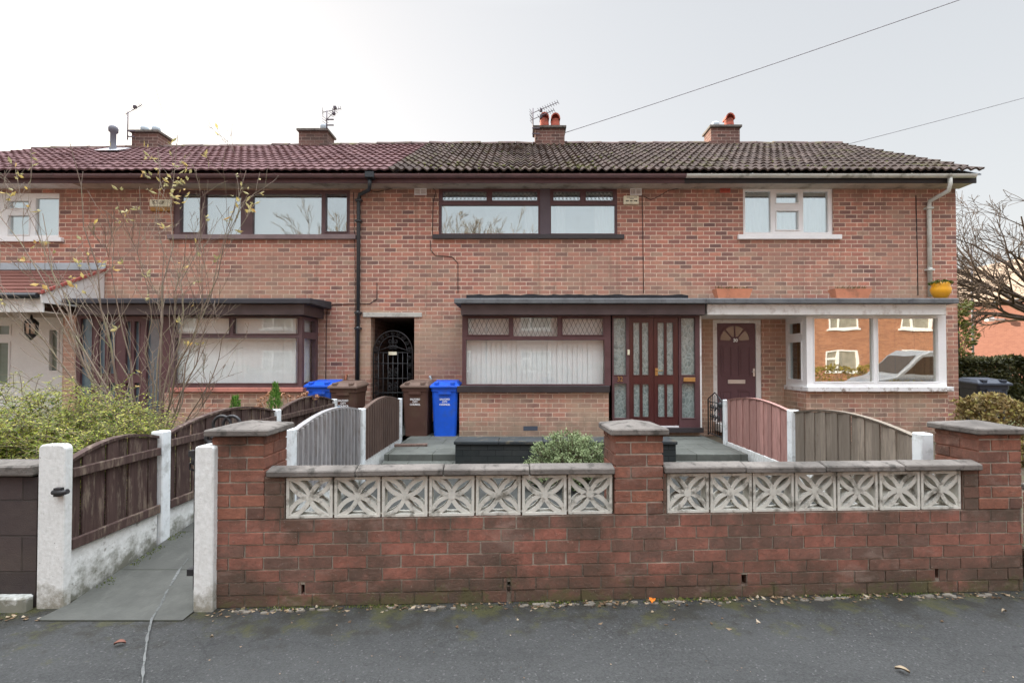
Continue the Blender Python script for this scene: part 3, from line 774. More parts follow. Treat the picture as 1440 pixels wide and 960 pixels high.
# bay
B = lambda a, b, c, d, Y=BAY+.03: rect(a, b, c, d, Y)
YB = BAY+.03
outer = B(650, 443, 859, 542); lt = [B(658, 447.5, 715.5, 470.5), B(722, 446, 784, 472.5), B(791, 447.5, 848, 470.5)]
bw = window(h32, outer, lt+[B(655.5, 478, 850, 540)], YB, BROWNM, GLB, sill=(XX(643, BAY-.05, 546), XX(857.5, BAY-.05, 546), BAY-.07, BAY+.09, ZZ(551.5, BAY-.05), ZZ(542.5, BAY-.05)), sm=BLACKS, sashes=(0, 2), lattice=lt,
       blind=('vertical', [B(655, 446, 850, 541)], BLIND), name='bay_window', blind_off=.07)
side = MB().box(outer[0]-.001, outer[0]+.05, YB+.071, F-.001, outer[2], outer[3]); side.build('bay_return', BROWNM, h32)
dy = YB
dout = B(861, 443, 984.5, 602)
sl = [B(863, 447, 880.5, 527), B(864, 539, 881, 587.5), B(958, 447, 977.5, 527), B(959, 539, 977.5, 587.5)]
dhole = B(884.8, 446, 954.8, 600.5)
dfm = MB().slab(*dout, YB, YB+.08, sl+[dhole]); 
for s_ in sl: ring(dfm, *s_, .012, YB-.008, YB-.001)
porch = dfm.build('porch_frame', BROWNM, h32, bevel=.003)
MB().box(dout[0]+.001, dout[1]+.03, BAY-.04, YB+.1, ZZ(608, BAY-.04), ZZ(601.5, BAY-.04)).build('threshold', BLACKS, porch)
for s_ in sl: MB().box(s_[0]-.004, s_[1]+.004, YB+.045, YB+.051, s_[2]-.004, s_[3]+.004).build('side_light', ETCH, porch)
MB().box(XX(960.5, YB), XX(977, YB), YB-.022, YB-.009, ZZ(536.5, YB), ZZ(530.5, YB)).build('letterbox', BRASS, porch, bevel=.003)
MB().box(XX(882, YB), XX(885, YB), YB-.024, YB-.001, ZZ(499, YB), ZZ(491.5, YB)).build('doorbell', CREAM, porch, bevel=.003)
text('32', .115, (XX(871.5, YB), YB-.012, ZZ(533, YB)), BRASS, porch, 'house_number', sx=.85)
MB().box(dout[1]+.002, dout[1]+.03, YB+.01, F-.002, dout[2], dout[3]).build('porch_return', WHITEP, h32)
xm = XX(920, YB, 520)
for i, (a, b, gs) in enumerate(((dhole[0]+.004, xm-.003, [B(891, 453.5, 899.7, 527), B(903.3, 453.5, 912.3, 527), B(891.5, 540, 900, 586), B(904, 540, 912.5, 586)]),
                                (xm+.003, dhole[1]-.004, [B(925.3, 453.5, 934.2, 527), B(938, 453.5, 947, 527), B(925.8, 540, 935, 586), B(938.5, 540, 947.3, 586)]))):
    db = MB().slab(a, b, dhole[2]+.006, dhole[3]-.004, YB+.02, YB+.06, gs)
    for s_ in gs: ring(db, *s_, .01, YB+.012, YB+.019)
    d_ = db.build('front_door', DOORR, h32, bevel=.003)
    for s_ in gs: MB().box(s_[0]-.003, s_[1]+.003, YB+.036, YB+.042, s_[2]-.003, s_[3]+.003).build('door_glass', ETCH, d_)
    if i:
        hb = MB().box(XX(921.3, YB), XX(925, YB), YB+.006, YB+.019, ZZ(528, YB), ZZ(517.5, YB))
        hx = XX(923, YB); hz = ZZ(521, YB); hb.tube([(hx, YB+.01, hz), (hx, YB-.035, hz), (hx+.02, YB-.045, hz), (hx+.1, YB-.045, hz)], .008, 6)
        hb.build('door_handle', BRASS, d_)
        MB().box(a, b, YB+.008, YB+.018, ZZ(601, YB), ZZ(598.5, YB)).build('weather_strip', WHITE, d_)
canopy(h32, XX(638.5, 8.18), XX(993, 8.18)-.001, XX(648, 8.26), XX(992, 8.26)-.001, FASC)
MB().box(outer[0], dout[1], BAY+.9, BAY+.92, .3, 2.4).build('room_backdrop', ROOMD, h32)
wire(h32, [(608, 264), (613, 269), (609, 285), (608, 330)], F); wire(h32, [(605, 338), (606, 352), (612, 359), (636, 361), (644, 370), (644, 412)], F)
wire(h32, [(903, 274), (904, 330), (905, 412)], F); wire(h32, [(516, 268), (530, 270), (560, 263)], F)
wire(h32, [(905, 276), (915, 281), (925, 277), (940, 268), (958, 264)], F)
MB().box(XX(736, BAY), XX(756, BAY), BAY-.004, BAY-.001+.003, ZZ(605, BAY), ZZ(599, BAY)).build('air_brick', paint('blue_grey_vent', C(74,80,92), .6, .1), h32)
vp = MB(); vx = XX(606, F); vp.tube([(vx, F, ZZ(530, F)), (vx, F-.09, ZZ(529, F)), (vx+.02, F-.1, ZZ(532, F)), (vx+.02, F-.1, ZZ(541, F))], .022, 8); vp.build('vent_pipe', GREYLEAD, h32)

# ================================================================== right end house (30)
x0, x1 = XB[3], XB[4]
h30 = thing('terraced_house', 'right end terraced house with white framed windows, white fascia and brown front door', 'house', ((x0+x1)/2, F, Z0), HOUSEG)
up = P(1045, 264, 1172, 330); dr = P(1003, 449.5, 1071.5, 593); bh = (XX(1108, F), XX(1325, F), .95, 2.3)
wl = facade(h30, x0, x1, [up, dr, bh])
MB().slab(x0, x1, 0, ZT, 16.0, 16.2).build('rear_wall', HB, h30)
# gable end wall
gz = lambda y: EAVEZ-.06+(y-EAVEY)*(7.0-EAVEZ)/(RIDY-EAVEY)
pts = [(8.0, F+.261, 0), (8.0, 15.999, 0), (8.0, 15.999, ZT), (8.0, RIDY, 6.96), (8.0, F+.261, gz(F+.261))]
wl.prism([(p[0]-.25, p[1], p[2]) for p in pts], (.25, 0, 0))
pl = (XX(1134, BAY, 570), XX(1333, BAY, 570)); plz = ZZ(550.5, BAY)
fx = XX(1102, F, 500)
wl.box(pl[0], pl[1], BAY, F-.001, 0, plz-.002)
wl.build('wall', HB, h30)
r30 = roof(h30, x0, x1+.09, TILED, zr_main, .15, .017, True)
MB().prism([(8.0, EAVEY+.02, EAVEZ-.04), (8.0, RIDY, 6.985), (8.0, RIDY, 6.95), (8.0, EAVEY+.02, EAVEZ-.075)], (.085, 0, 0)).build('undercloak', GREYLEAD, h30)
soffit_fascia(h30, x0+.001, 8.08, paint('black_fascia', C(48,44,44), .5, .2))
gutter(h30, x0+.002, XX(1378, 8.66), GUTW, [XX(p, 8.65) for p in (1002, 1060, 1110, 1172, 1230, 1285, 1340)])
chimney(h30, (1000, 1040.5), 175, [(1025.5, 'hood', 161), (1006.5, 'stub', 172)])
pn = [P(1049, 268, 1085, 326), P(1092.5, 270.5, 1123.5, 285), P(1093, 296, 1124, 322.5), P(1131, 268.5, 1166, 326)]
window(h30, up, pn, F+.03, WHITE, GL, sill=(XX(1038, F-.04, 333), XX(1184, F-.04, 333), F-.05, F+.06, ZZ(337, F), ZZ(330.5, F)), sashes=(1, 2), blind=('net', [P(1046, 266, 1171, 329)], NET), label='white upstairs window with net curtains')
# front door
df = MB().slab(*dr, F+.03, F+.1, [P(1009.5, 454, 1064.5, 592.9)]); df.build('door_frame', WHITEP, h30, bevel=.003)
D = P(1010, 454.5, 1064, 592.5); dyy = F+.05
dc = ((D[0]+D[1])/2); 
fan = MB(); fr = P(1015.5, 458, 1057, 479.5); cxx = XX(1034.8, F); cz = fr[2]; rx = (fr[1]-fr[0])/2; rz = fr[3]-fr[2]
door = MB().box(*D[:2], dyy, dyy+.045, *D[2:])
for (a, b, c, d) in (P(1015, 485.5, 1031, 529), P(1039.5, 485.5, 1057, 529), P(1015, 549, 1031, 585), P(1039.5, 549, 1057, 585)):
    ring(door, a+.02, b-.02, c+.02, d-.02, .016, dyy-.01, dyy-.001); door.box(a+.05, b-.05, dyy-.008, dyy-.001, c+.05, d-.05)
n = 14
for i in range(n):
    a, b = PI*i/n, PI*(i+1)/n
    for k_ in ((1.0, 1.1),):
        q = [(cxx-rx*k*math.cos(t), cz+rz*k*math.sin(t)) for t, k in ((a, k_[0]), (b, k_[0]), (b, k_[1]), (a, k_[1]))]
        door.prism([(x, dyy-.001, z) for x, z in q], (0, -.012, 0))
for t in (0, PI*.27, PI*.5, PI*.73, PI):
    ux, uz = -math.cos(t)*rx, math.sin(t)*rz; nn = Vector((-uz, 0, ux)).normalized()*.011
    a = Vector((cxx, dyy-.001, cz))+Vector((ux, 0, uz))*.28; b = Vector((cxx, dyy-.001, cz))+Vector((ux, 0, uz))*1.02
    door.prism([a-nn, b-nn, b+nn, a+nn], (0, -.0125, 0))
door = door.build('front_door', DOORB, h30)
fg = MB()
for t0, t1 in ((.03, .25), (.29, .48), (.52, .71), (.75, .97)):
    ts = [PI*(t0+(t1-t0)*i/5) for i in range(6)]
    fg.poly([(cxx-rx*.34*math.cos(ts[0]), dyy-.003, cz+rz*.34*math.sin(ts[0]))]+[(cxx-rx*math.cos(t), dyy-.003, cz+rz*math.sin(t)) for t in ts]+[(cxx-rx*.34*math.cos(ts[-1]), dyy-.003, cz+rz*.34*math.sin(ts[-1]))])
fg.build('fanlight_glass', paint('obscure_glass', C(130,120,108), .15, .1, spec=.7), door)
text('30', .085, (XX(1035.3, F), dyy-.016, ZZ(478.5, F)), LETW, door, 'house_number', bold=.004)
MB().box(XX(1024.5, F), XX(1049, F), dyy-.014, dyy-.001, ZZ(539.5, F), ZZ(533.8, F)).build('letterbox', SILVER, door, bevel=.003)
hb = MB().box(XX(1060, F), XX(1063, F), dyy-.012, dyy-.001, ZZ(529, F), ZZ(518, F)); hz = ZZ(522.5, F); hx = XX(1061.5, F)
hb.tube([(hx, dyy-.01, hz), (hx, dyy-.05, hz), (hx-.06, dyy-.055, hz)], .009, 6); hb.build('door_handle', SILVER, door)
MB().box(XX(1005, F), XX(1072, F), 8.86, F-.002, Z0, ZZ(593.5, F)).build('doorstep', WHITEP, h30, bevel=.01)
# bay
bo = B(1134.5, 443, 1331, 543.5); bp = [B(1145, 447.5, 1228, 536.5), B(1234.5, 447.5, 1318.5, 536.5)]
b30 = window(h30, bo, bp, YB, WHITE, GLD, blind=('vertical', [(bo[0]+.02, bo[1]-.02, bo[2], bo[3])], BRBLIND), name='bay_window', blind_off=.25, sash=.012)
MB().box(XX(1127, BAY-.06, 548)+.1, XX(1341, BAY-.06, 548), BAY-.075, BAY+.08, ZZ(550.5, BAY-.06), ZZ(543.8, BAY-.06)).build('sill', SILLW, b30, bevel=.006)
xf_ = bo[0]; fz = (bo[2], bo[3])
# flank frame of the bay (faces the door): built flat then turned
ya, yb_ = YB+.071, F-.003
fl = MB(); t0 = ZZ(453, 8.7); 
H_ = [(ya+.09, yb_-.1, ZZ(533, 8.75), ZZ(481, 8.75)), (ya+.09, yb_-.1, ZZ(469, 8.75), ZZ(454.5, 8.75))]
fl.slab(ya, yb_, fz[0], fz[1], 0, .07, H_)
for q in H_: ring(fl, *q, .02, -.014, -.001)
MT = Matrix(((0, 1, 0, xf_), (1, 0, 0, 0), (0, 0, 1, 0), (0, 0, 0, 1)))
flo = fl.xf(MT).build('bay_flank', WHITE, h30)
gp = MB()
for q in H_: gp.box(q[0], q[1], .03, .036, q[2], q[3])
gp.xf(MT).build('pane', glass('flank_glass', .12), flo)
MB().box(xf_-.04, xf_+.08, BAY+.082, F-.003, ZZ(550.5, BAY-.06)+.001, ZZ(543.8, BAY-.06)-.001).build('sill', SILLW, flo)
cb = MB()
for i in range(7): cb.box(xf_+.12, xf_+.125, ya+.03+i*.08, ya+.105+i*.08, bo[2], bo[3])
cb.build('curtain', paint('plum_brown_curtain', C(96,74,62,1.2), .85, .2), flo)
c30 = canopy(h30, XX(993, 8.18), XX(1349, 8.18), XX(995, 8.26), XX(1331.5, 8.26), WHITEP, flash=False)
MB().box(bo[0], bo[1], F+.3, F+.32, .3, 2.4).build('room_backdrop', ROOMD, h30)
MB().box(up[0], up[1], F+.5, F+.52, up[2]-.1, up[3]+.45).build('room_backdrop', ROOMD, h30)
vent(h30, P(1012.5, 263.5, 1026.5, 271.5), paint('terracotta_vent', C(176,92,80,1.3), .7, .1))
dpx = XX(1304, F, 350)
downpipe(h30, [(XX(1336, 8.7, 252), 8.70, 4.78), (XX(1336, 8.7, 252), 8.70, 4.66), (XX(1333, 8.75, 260), 8.74, 4.56), (dpx+.01, F-.06, ZZ(284, F)), (dpx, F-.05, ZZ(292, F)), (dpx, F-.05, ZZ(418, F))], .036, GUTW, (ZZ(294, F), ZZ(380, F)))
wire(h30, [(1288, 275), (1290, 350), (1291, 415)], F, .007)

# ================================================================== left-middle house (34)
x0, x1 = XB[1], XB[2]
h34 = thing('terraced_house', 'terraced house left of the passage with red-brown roof and brown framed bay window', 'house', ((x0+x1)/2, F, Z0), HOUSEG)
up = P(243, 267, 492, 330); bh = (XX(120, F), XX(440, F), .95, 2.3)
# the passage opening is cut wholly from the middle house except its left strip
pasL = (pas[0], x1, 0, pas[3])
wl = facade(h34, x0, x1, [up, bh] + ([pasL] if pas[0] < x1 else []))
MB().slab(x0, x1, 0, ZT, 16.0, 16.2).build('rear_wall', HB, h34)
pl = (XX(231, BAY, 570), XX(425, BAY, 570)); plz = ZZ(551, BAY)
wl.box(pl[0], pl[1], BAY, F-.001, 0, plz-.01)
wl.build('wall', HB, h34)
roof(h34, x0, x1, TILER, zr_left, .165, .009, True)
soffit_fascia(h34, x0+.001, x1-.001, BROWNM)
gutter(h34, x0+.002, x1-.002, GUTB, [XX(p, 8.65) for p in (180, 240, 320, 385, 435, 480)])
chimney(h34, (420, 460), 180, [(455, 'stub', 175)])
pn = [P(252, 272, 280, 326), P(287, 273, 337, 329), P(354, 272, 451, 329), P(457, 272, 487, 325)]
window(h34, up, pn, F+.03, BROWNW, GL, sill=(XX(235, F-.05, 333), XX(500, F-.05, 333), F-.06, F+.06, ZZ(337, F), ZZ(330.5, F)), sm=paint('mauve_grey_sill', C(122,106,106,1.2), .6, .15), sashes=(0, 3), blind=('vertical', [P(245, 268, 452, 330)], NET), label='wide brown upstairs window with pale blinds')
MB().box(up[0], up[1], F+.5, F+.52, up[2]-.1, up[3]+.45).build('room_backdrop', ROOMD, h34)
bo = B(240, 444.5, 424.5, 544); bp = [B(246, 447, 322.5, 469), B(328.5, 447, 419, 469), B(246, 475, 418.5, 538.5)]
b34 = window(h34, bo, bp, YB, BROWNW, GLB, blind=('vertical', [(bo[0]+.02, bo[1]-.02, bo[2], bo[3])], BLIND), sash=.01, name='bay_window', blind_off=.07)
MB().box(XX(240, BAY-.04), XX(427, BAY-.04), BAY-.05, BAY+.1, ZZ(551, BAY-.04)-.0, ZZ(544.8, BAY-.04)).build('sill', PINKS, b34, bevel=.006)
ya, yb_ = YB+.071, F-.003; xf_ = bo[1]
H_ = [(ya+.03, yb_-.09, ZZ(537, 8.7), ZZ(476, 8.7)), (ya+.03, yb_-.09, ZZ(467, 8.7), ZZ(450.5, 8.7))]
fl = MB().slab(ya, yb_, bo[2], bo[3], -.07, 0, H_)
flo = fl.xf(MT.copy() if False else Matrix(((0, 1, 0, xf_), (1, 0, 0, 0), (0, 0, 1, 0), (0, 0, 0, 1)))).build('bay_flank', BROWNW, h34)
gp = MB()
for q in H_: gp.box(q[0], q[1], -.04, -.034, q[2], q[3])
gp.xf(Matrix(((0, 1, 0, xf_), (1, 0, 0, 0), (0, 0, 1, 0), (0, 0, 0, 1)))).build('pane', GLB, flo)
cb = MB()
for i in range(7): cb.box(xf_-.14, xf_-.135, ya+.0+i*.085, ya+.082+i*.085, bo[2], bo[3])
cb.build('blind', BLIND, flo)
c34 = canopy(h34, XX(86, 8.18), XX(436, 8.18), XX(107, 8.26), XX(427, 8.26), FASC, gm=paint('dark_felt_edge', C(62,60,64,1.1), .8, .2, bump=.4), flash=False)
# glazed porch beside the bay
po = B(106, 444.5, 239, 603); gls = [B(113, 448, 129, 585), B(139, 452, 148, 525), B(153, 452, 162, 525), B(139, 538, 148, 585), B(153, 538, 162, 585), B(177, 452, 184, 525), B(189, 452, 196, 525), B(177, 538, 184, 585), B(189, 538, 196, 585), B(206, 448, 224, 585)]
pf = MB().slab(*po, YB, YB+.08, gls)
for s_ in gls: ring(pf, *s_, .01, YB-.008, YB-.001)
pf = pf.build('porch_frame', BROWNM, h34)
DPG = paint('dull_porch_glass', C(92,108,118,.9), .12, .2, spec=.8)
for s_ in gls: MB().box(s_[0]-.003, s_[1]+.003, YB+.04, YB+.046, s_[2]-.003, s_[3]+.003).build('side_light', DPG, pf)
MB().box(XX(87, BAY), XX(105, BAY), BAY+.02, F-.001, Z0, ZZ(443, BAY)).build('porch_pier', HB, h34)
MB().box(po[0], bo[1]-.2, F+.35, F+.37, .3, 2.4).build('room_backdrop', ROOMD, h34)
dpx = XX(505, F, 400); 
dh = MB().box(XX(513, 8.7), XX(526, 8.7), 8.63, 8.77, 4.76, 4.87); dh.build('gutter_outlet', BLACKP, h34, bevel=.01)
gx = XX(520, 8.7, 252)
downpipe(h34, [(gx, 8.70, 4.76), (gx, 8.70, 4.66), (gx-.03, 8.76, 4.58), (dpx+.02, F-.06, ZZ(275, F)), (dpx, F-.05, ZZ(282, F)), (dpx, F-.05, Z0)], .034, BLACKP, (ZZ(283, F), ZZ(312, F), ZZ(440, F), ZZ(462, F)))
wire(h34, [(530, 397), (530, 420), (520, 427), (505, 427), (468, 428), (460, 436), (459, 460), (458, 545)], F, .006)
MB().tube([W(x, y, F-.008) for x, y in ((497, 270), (499, 350), (500, 600))], .005, 5).build('cable', WIRE, h34)
cp = MB(); vx = XX(488, F); cp.tube([(vx, F, ZZ(528, F)), (vx, F-.06, ZZ(527.5, F)), (vx, F-.07, ZZ(540, F))], .025, 8); cp.build('vent_pipe', paint('copper_pipe', C(150,96,70), .5, .2), h34)
sw = MB().lathe((0, 0, 0), [(.05, 0), (.05, .004)], 14); 
# ================================================================== far left house (36)
x0, x1 = XB[0], XB[1]
h36 = thing('terraced_house', 'leftmost terraced house with white windows and red tiled lean-to porch', 'house', ((x0+x1)/2, F, Z0), HOUSEG)
up = P(-130, 271, 83, 334); pd = (XX(-60, F), XX(70, F), .3, 2.2)
wl = facade(h36, x0, x1, [up, pd]); MB().slab(x0, x1, 0, ZT, 16.0, 16.2).build('rear_wall', HB, h36)
pts = [(-12.2, F+.261, 0), (-12.2, 15.999, 0), (-12.2, 15.999, ZT), (-12.2, RIDY, 6.84), (-12.2, F+.261, gz(F+.261)-.06)]
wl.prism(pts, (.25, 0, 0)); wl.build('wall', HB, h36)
roof(h36, x0-.08, x1, TILER, zr_left, .165, .009, True)
soffit_fascia(h36, x0-.06, x1-.001, BROWNM, WHITEP)
gutter(h36, x0-.1, x1-.002, GUTB, [XX(p, 8.65) for p in (10, 70, -60)])
chimney(h36, (185, 222), 182, [(203, 'stub', 178), (219, 'stub', 178)])
pn = [P(9.5, 282, 39, 292), P(9.5, 302.5, 39, 329), P(47.5, 278, 80, 330), P(-60, 278, -3, 330), P(-120, 278, -70, 330)]
window(h36, up, pn, F+.03, WHITE, GL, sill=(XX(-140, F-.05), XX(86.5, F-.05, 337), F-.06, F+.06, ZZ(340.5, F), ZZ(334.5, F)), sashes=(0, 1), blind=('vertical', [(up[0]+.02, up[1]-.02, up[2], up[3])], NET))
MB().box(up[0], up[1], F+.5, F+.52, up[2]-.1, up[3]+.45).build('room_backdrop', ROOMD, h36)
# porch: lean-to roof, white cheek, fascia, front wall
PY = 8.02; xr = XX(84, PY, 420); zt_ = ZZ(381, F); zb_ = ZZ(413, PY-.12)
xe = XX(148, F, 378)
pr = MB(); NCc = 7
for c in range(NCc):
    a = c/NCc; b = (c+1)/NCc
    ya_, yb2 = (PY-.12)+(F-PY+.1)*a, (PY-.12)+(F-PY+.1)*b
    za_, zb2 = zb_+(zt_-zb_)*a, zb_+(zt_-zb_)*b
    pr.prism([(-9.9, ya_, za_), (-9.9, ya_, za_+.028), (-9.9, yb2+.02, zb2+.006), (-9.9, yb2+.02, zb2-.01)], (xe+9.9, 0, 0))
prf = pr.build('porch_roof', TILEP, h36)
MB().box(-9.9, xe+.02, F-.03, F-.004, zt_+.01, ZZ(370, F)).build('flashing', GREYLEAD, prf, bevel=.01)
MB().prism([(xe-.03, PY-.12, zb_-.012), (xe-.03, F-.01, zt_-.012), (xe-.03, F-.01, zb_-.14), (xe-.03, PY-.1, zb_-.14)], (.028, 0, 0)).build('cheek_board', WHITEP, prf)
MB().prism([(xe-.001, PY-.14, zb_), (xe-.001, F-.01, zt_), (xe-.001, F-.01, zt_+.05), (xe-.001, PY-.14, zb_+.05)], (.03, 0, 0)).build('bargeboard', paint('red_verge', C(168,88,80,.95), .6, .15), prf)
MB().box(-9.9, xe-.035, PY-.06, PY-.03, ZZ(439.5, PY), zb_-.005).build('porch_fascia', WHITEP, h36, bevel=.005)
MB().tube([(-9.9, PY-.13, zb_-.03), (xe-.06, PY-.13, zb_-.03)], .045, 8).build('porch_gutter', BLACKP, h36)
MB().box(-9.9, xe-.035, PY-.03, F-.005, ZZ(439.5, PY), ZZ(439.5, PY)+.02).build('porch_ceiling', SOFFIT, h36)
fw = [rect(70, 464, 81, 521, F-.2), rect(-8, 458, 14, 470, F-.2), rect(-8, 482, 12, 540, F-.2)]
pfm = MB().slab(-9.9, XX(88, F-.2), Z0, ZZ(440, F-.2), F-.2, F-.1, fw)
for s_ in fw: ring(pfm, *s_, .03, F-.212, F-.201)
pfm = pfm.build('porch_front', WHITE, h36)
GPG = paint('grey_porch_glass', C(120,130,120), .12, .2, spec=.8)
for s_ in fw: MB().box(s_[0], s_[1], F-.15, F-.144, s_[2], s_[3]).build('side_light', GPG, pfm)

# unseen house added further left, beyond the frame, to shade the pavement
nb = thing('shading_house', 'unseen brick house added beyond the left end of the row for shade', 'house', (-18.5, 11, 0))
wb = MB().slab(-24, -13.6, 0, 4.7, 8.6, 8.8, [(-22.5, -20.5, 2.9, 4.2), (-17, -15, 2.9, 4.2), (-22.5, -20.5, .9, 2.1)])
wb.slab(-24, -13.6, 0, 4.7, 15.8, 16); wb.box(-13.8, -13.601, 8.801, 15.799, 0, 4.7); wb.box(-24, -23.8, 8.801, 15.799, 0, 4.7)
wb.build('wall', HB, nb)
rb = MB().prism([(-24.2, 8.3, 4.7), (-24.2, 16.3, 4.7), (-24.2, 12.3, 7.0)], (10.7, 0, 0)); rb.build('roof', TILER, nb)
wg = MB()
for q in ((-22.5, -20.5, 2.9, 4.2), (-17, -15, 2.9, 4.2), (-22.5, -20.5, .9, 2.1)): wg.slab(*q, 8.65, 8.72, [(q[0]+.08, (q[0]+q[1])/2-.04, q[2]+.08, q[3]-.08), ((q[0]+q[1])/2+.04, q[1]-.08, q[2]+.08, q[3]-.08)])
wg.build('window', WHITE, nb)

MOSSM = paint('roof_moss', C(92,92,46,.9), .95, .4, dirt=C(60,64,30), dirt_amt=.8, bump=.8)
for hh_, ax0, ax1, spots in ((h32, XB[2], XB[3], (XX(773, 12.4, 200), XX(700, 9.5, 240), XX(820, 10, 240))), (h30, XB[3], 8.0, (XX(1020, 12.4, 200), XX(1180, 12, 200)))):
    mo = MB()
    for i in range(230):
        if rnd.random() < .5: x = rnd.choice(spots)+rnd.gauss(0, .4); u = min(.99, max(.01, (abs(rnd.gauss(0, .08)) if rnd.random() < .4 else 1-abs(rnd.gauss(0, .05)))))
        else: x = rnd.uniform(ax0, ax1); u = rnd.random()**1.5
        if not ax0+.05 < x < ax1-.05: continue
        y = EAVEY+(RIDY-EAVEY)*u; z = EAVEZ+(7.03-EAVEZ)*u+.025; s_ = rnd.uniform(.012, .04)
        mo.lathe((x, y, z-.01), [(s_*1.2, 0), (s_*rnd.uniform(.8, 1.1), s_*.5), (s_*.4, s_*.85)], 6)
    q = mo.build('roof_moss', MOSSM, [o for o in hh_.children if o.name.startswith('roof')][0]); q['kind'] = 'stuff'
# flue pipe through the left roof
fp = thing('flue_pipe', 'grey flue pipe with cowl standing on the left roof slope', 'flue', tuple(W(159, 213, 11.4)))
b0 = W(159, 213, 11.4); ht = ZZ(180, 11.4)-b0.z
MB().lathe(b0-Vector((0, 0, .12)), [(.11, 0), (.075, .18), (.06, .22), (.06, ht), (.095, ht+.02), (.1, ht+.1), (.085, ht+.14), (.05, ht+.17)], 14).build('pipe', paint('dark_grey_flue', C(108,108,116,1.0), .6, .15), fp)
sk = MB(); sk.prism([b0+Vector((-.26, -.2, -.065)), b0+Vector((.24, -.2, -.065)), b0+Vector((.24, .2, .155)), b0+Vector((-.26, .2, .155))], (0, -.006, .012)); sk.build('lead_apron', paint('pale_lead', C(190,194,198), .5, .1), fp)

# ------------------------------------------------------------------ chimney aerials
def aerial(loc, label, poleh, booms, knob=True):
    t = thing('tv_aerial', label, 'aerial', loc, 'rooftop aerials')
    L = Vector(loc)
    pb = MB().tube([L+Vector((0, 0, -.05)), L+Vector((0, 0, poleh))], .014, 6)
    pb.box(L.x-.02, L.x+.17, L.y-.012, L.y+.012, L.z+.02, L.z+.045); pb.box(L.x-.02, L.x+.17, L.y-.012, L.y+.012, L.z+.16, L.z+.185)
    pb.build('mast', ALU, t)
    for (z, d, ln, ne, back) in booms:
        d = Vector(d).normalized(); s_ = d.cross(Vector((0, 0, 1))).normalized(); a = L+Vector((0, 0, z))
        m = MB().tube([a-d*back, a+d*ln], .009, 5)
        for i in range(ne):
            p = a+d*(.1+(ln-.1)*(i+.9)/ne); m.tube([p-s_*.1+Vector((0,0,.004)), p+s_*.1+Vector((0,0,.004))], .006, 4)
        m.box(a.x+d.x*.22-.03, a.x+d.x*.22+.03, a.y-.03, a.y+.03, a.z+d.z*.22-.02, a.z+d.z*.22+.05)
        p = a-d*back
        for q in (-1, 0, 1): m.tube([p-s_*.12+Vector((0, 0, q*.06)), p+s_*.12+Vector((0, 0, q*.06))], .005, 4)
        m.build('boom', ALU, t)
    return t
A = W(749.5, 190, 12.15)
aerial(tuple(A), 'double yagi aerial on a mast beside the two red chimney pots', ZZ(152.5, 12.15)-A.z, [(ZZ(159, 12.15)-A.z, (1, -.35, .26), .66, 9, .05), (ZZ(168, 12.15)-A.z, (1, -.35, .28), .56, 8, .04)])
A = W(459.5, 178, 12.15)
aerial(tuple(A), 'short stubby aerial on the chimney above the brown framed house', ZZ(156, 12.15)-A.z, [(ZZ(157, 12.15)-A.z, (1, .3, .4), .35, 5, .1), (ZZ(168, 12.15)-A.z, (1, -.3, .75), .3, 4, .05)])
A = W(179.5, 194, 12.15)
aerial(tuple(A), 'thin angled aerial on a tall mast left of the leftmost chimney', ZZ(157, 12.15)-A.z, [(ZZ(159, 12.15)-A.z, (1, .2, .8), .38, 7, .06)])

# ------------------------------------------------------------------ overhead cables
def cable(a, b, sag, label):
    a, b = Vector(a), Vector(b); n = 40
    pts = [a.lerp(b, i/n)-Vector((0, 0, sag*4*(i/n)*(1-i/n))) for i in range(n+1)]
    o = MB().tube(pts, .009, 5).build('overhead_cable', WIREG, orig=a); tag(o, label, 'cable', 'overhead telephone cables'); return o
cable(W(794, 187, 12.3), W(1700, -124, 7.9), .06, 'long thin cable rising right from the chimney with two red pots')
cable(W(1100, 226, 15.5), W(1620, 88, 14.5), .05, 'thin cable crossing the sky above the right end of the roof')

# ------------------------------------------------------------------ things fixed to and standing on the houses
def alarm(px0, py0, px1, py1, label, lower=None):
    r = rect(px0, py0, px1, py1, F); t = thing('alarm_box', label, 'alarm box', ((r[0]+r[1])/2, F, r[2]))
    z = r[2] if not lower else ZZ(lower, F)
    MB().box(r[0], r[1], F-.06, F-.003, z, r[3]).build('casing', CREAM, t, bevel=.012)
    if lower: MB().box(r[0]+.015, r[1]-.015, F-.05, F-.003, r[2], z-.002).build('lower_casing', paint('amber_plastic', C(176,128,62,.9), .4, .25), t, bevel=.008)
    return t, r
t, r = alarm(876, 276.5, 897.5, 288.5, 'cream alarm box with dark print under the eaves, right of the leaded window')
lm = MB(); W_ = r[1]-r[0]; H__ = r[3]-r[2]
for (a, b, z, h) in ((.2, .45, .76, .06), (.5, .58, .76, .06), (.64, .88, .76, .06), (.4, .66, .62, .06)):
    lm.box(r[0]+W_*a, r[0]+W_*b, F-.064, F-.061, r[2]+H__*z, r[2]+H__*(z+h))
for (a, b) in ((.16, .22), (.24, .32), (.42, .47), (.49, .57), (.66, .7), (.72, .78), (.8, .88)): lm.box(r[0]+W_*a, r[0]+W_*b, F-.064, F-.061, r[2]+H__*.3, r[2]+H__*.44)
lm.build('lettering', LETD, t)
t, r = alarm(213, 281.5, 243, 298, 'white and yellow alarm box behind the bare shrub, left of the wide brown window', 292)
text('KS', .1, (XX(219.5, F), F-.062, ZZ(286, F)), LETD, t)
lm = MB()
for q in range(4): lm.tube([(XX(225+q*1.5, F), F-.062, ZZ(288.5, F)), (XX(227+q*1.7, F), F-.062, ZZ(284, F))], .004, 4)
lm.build('emblem', LETD, t)

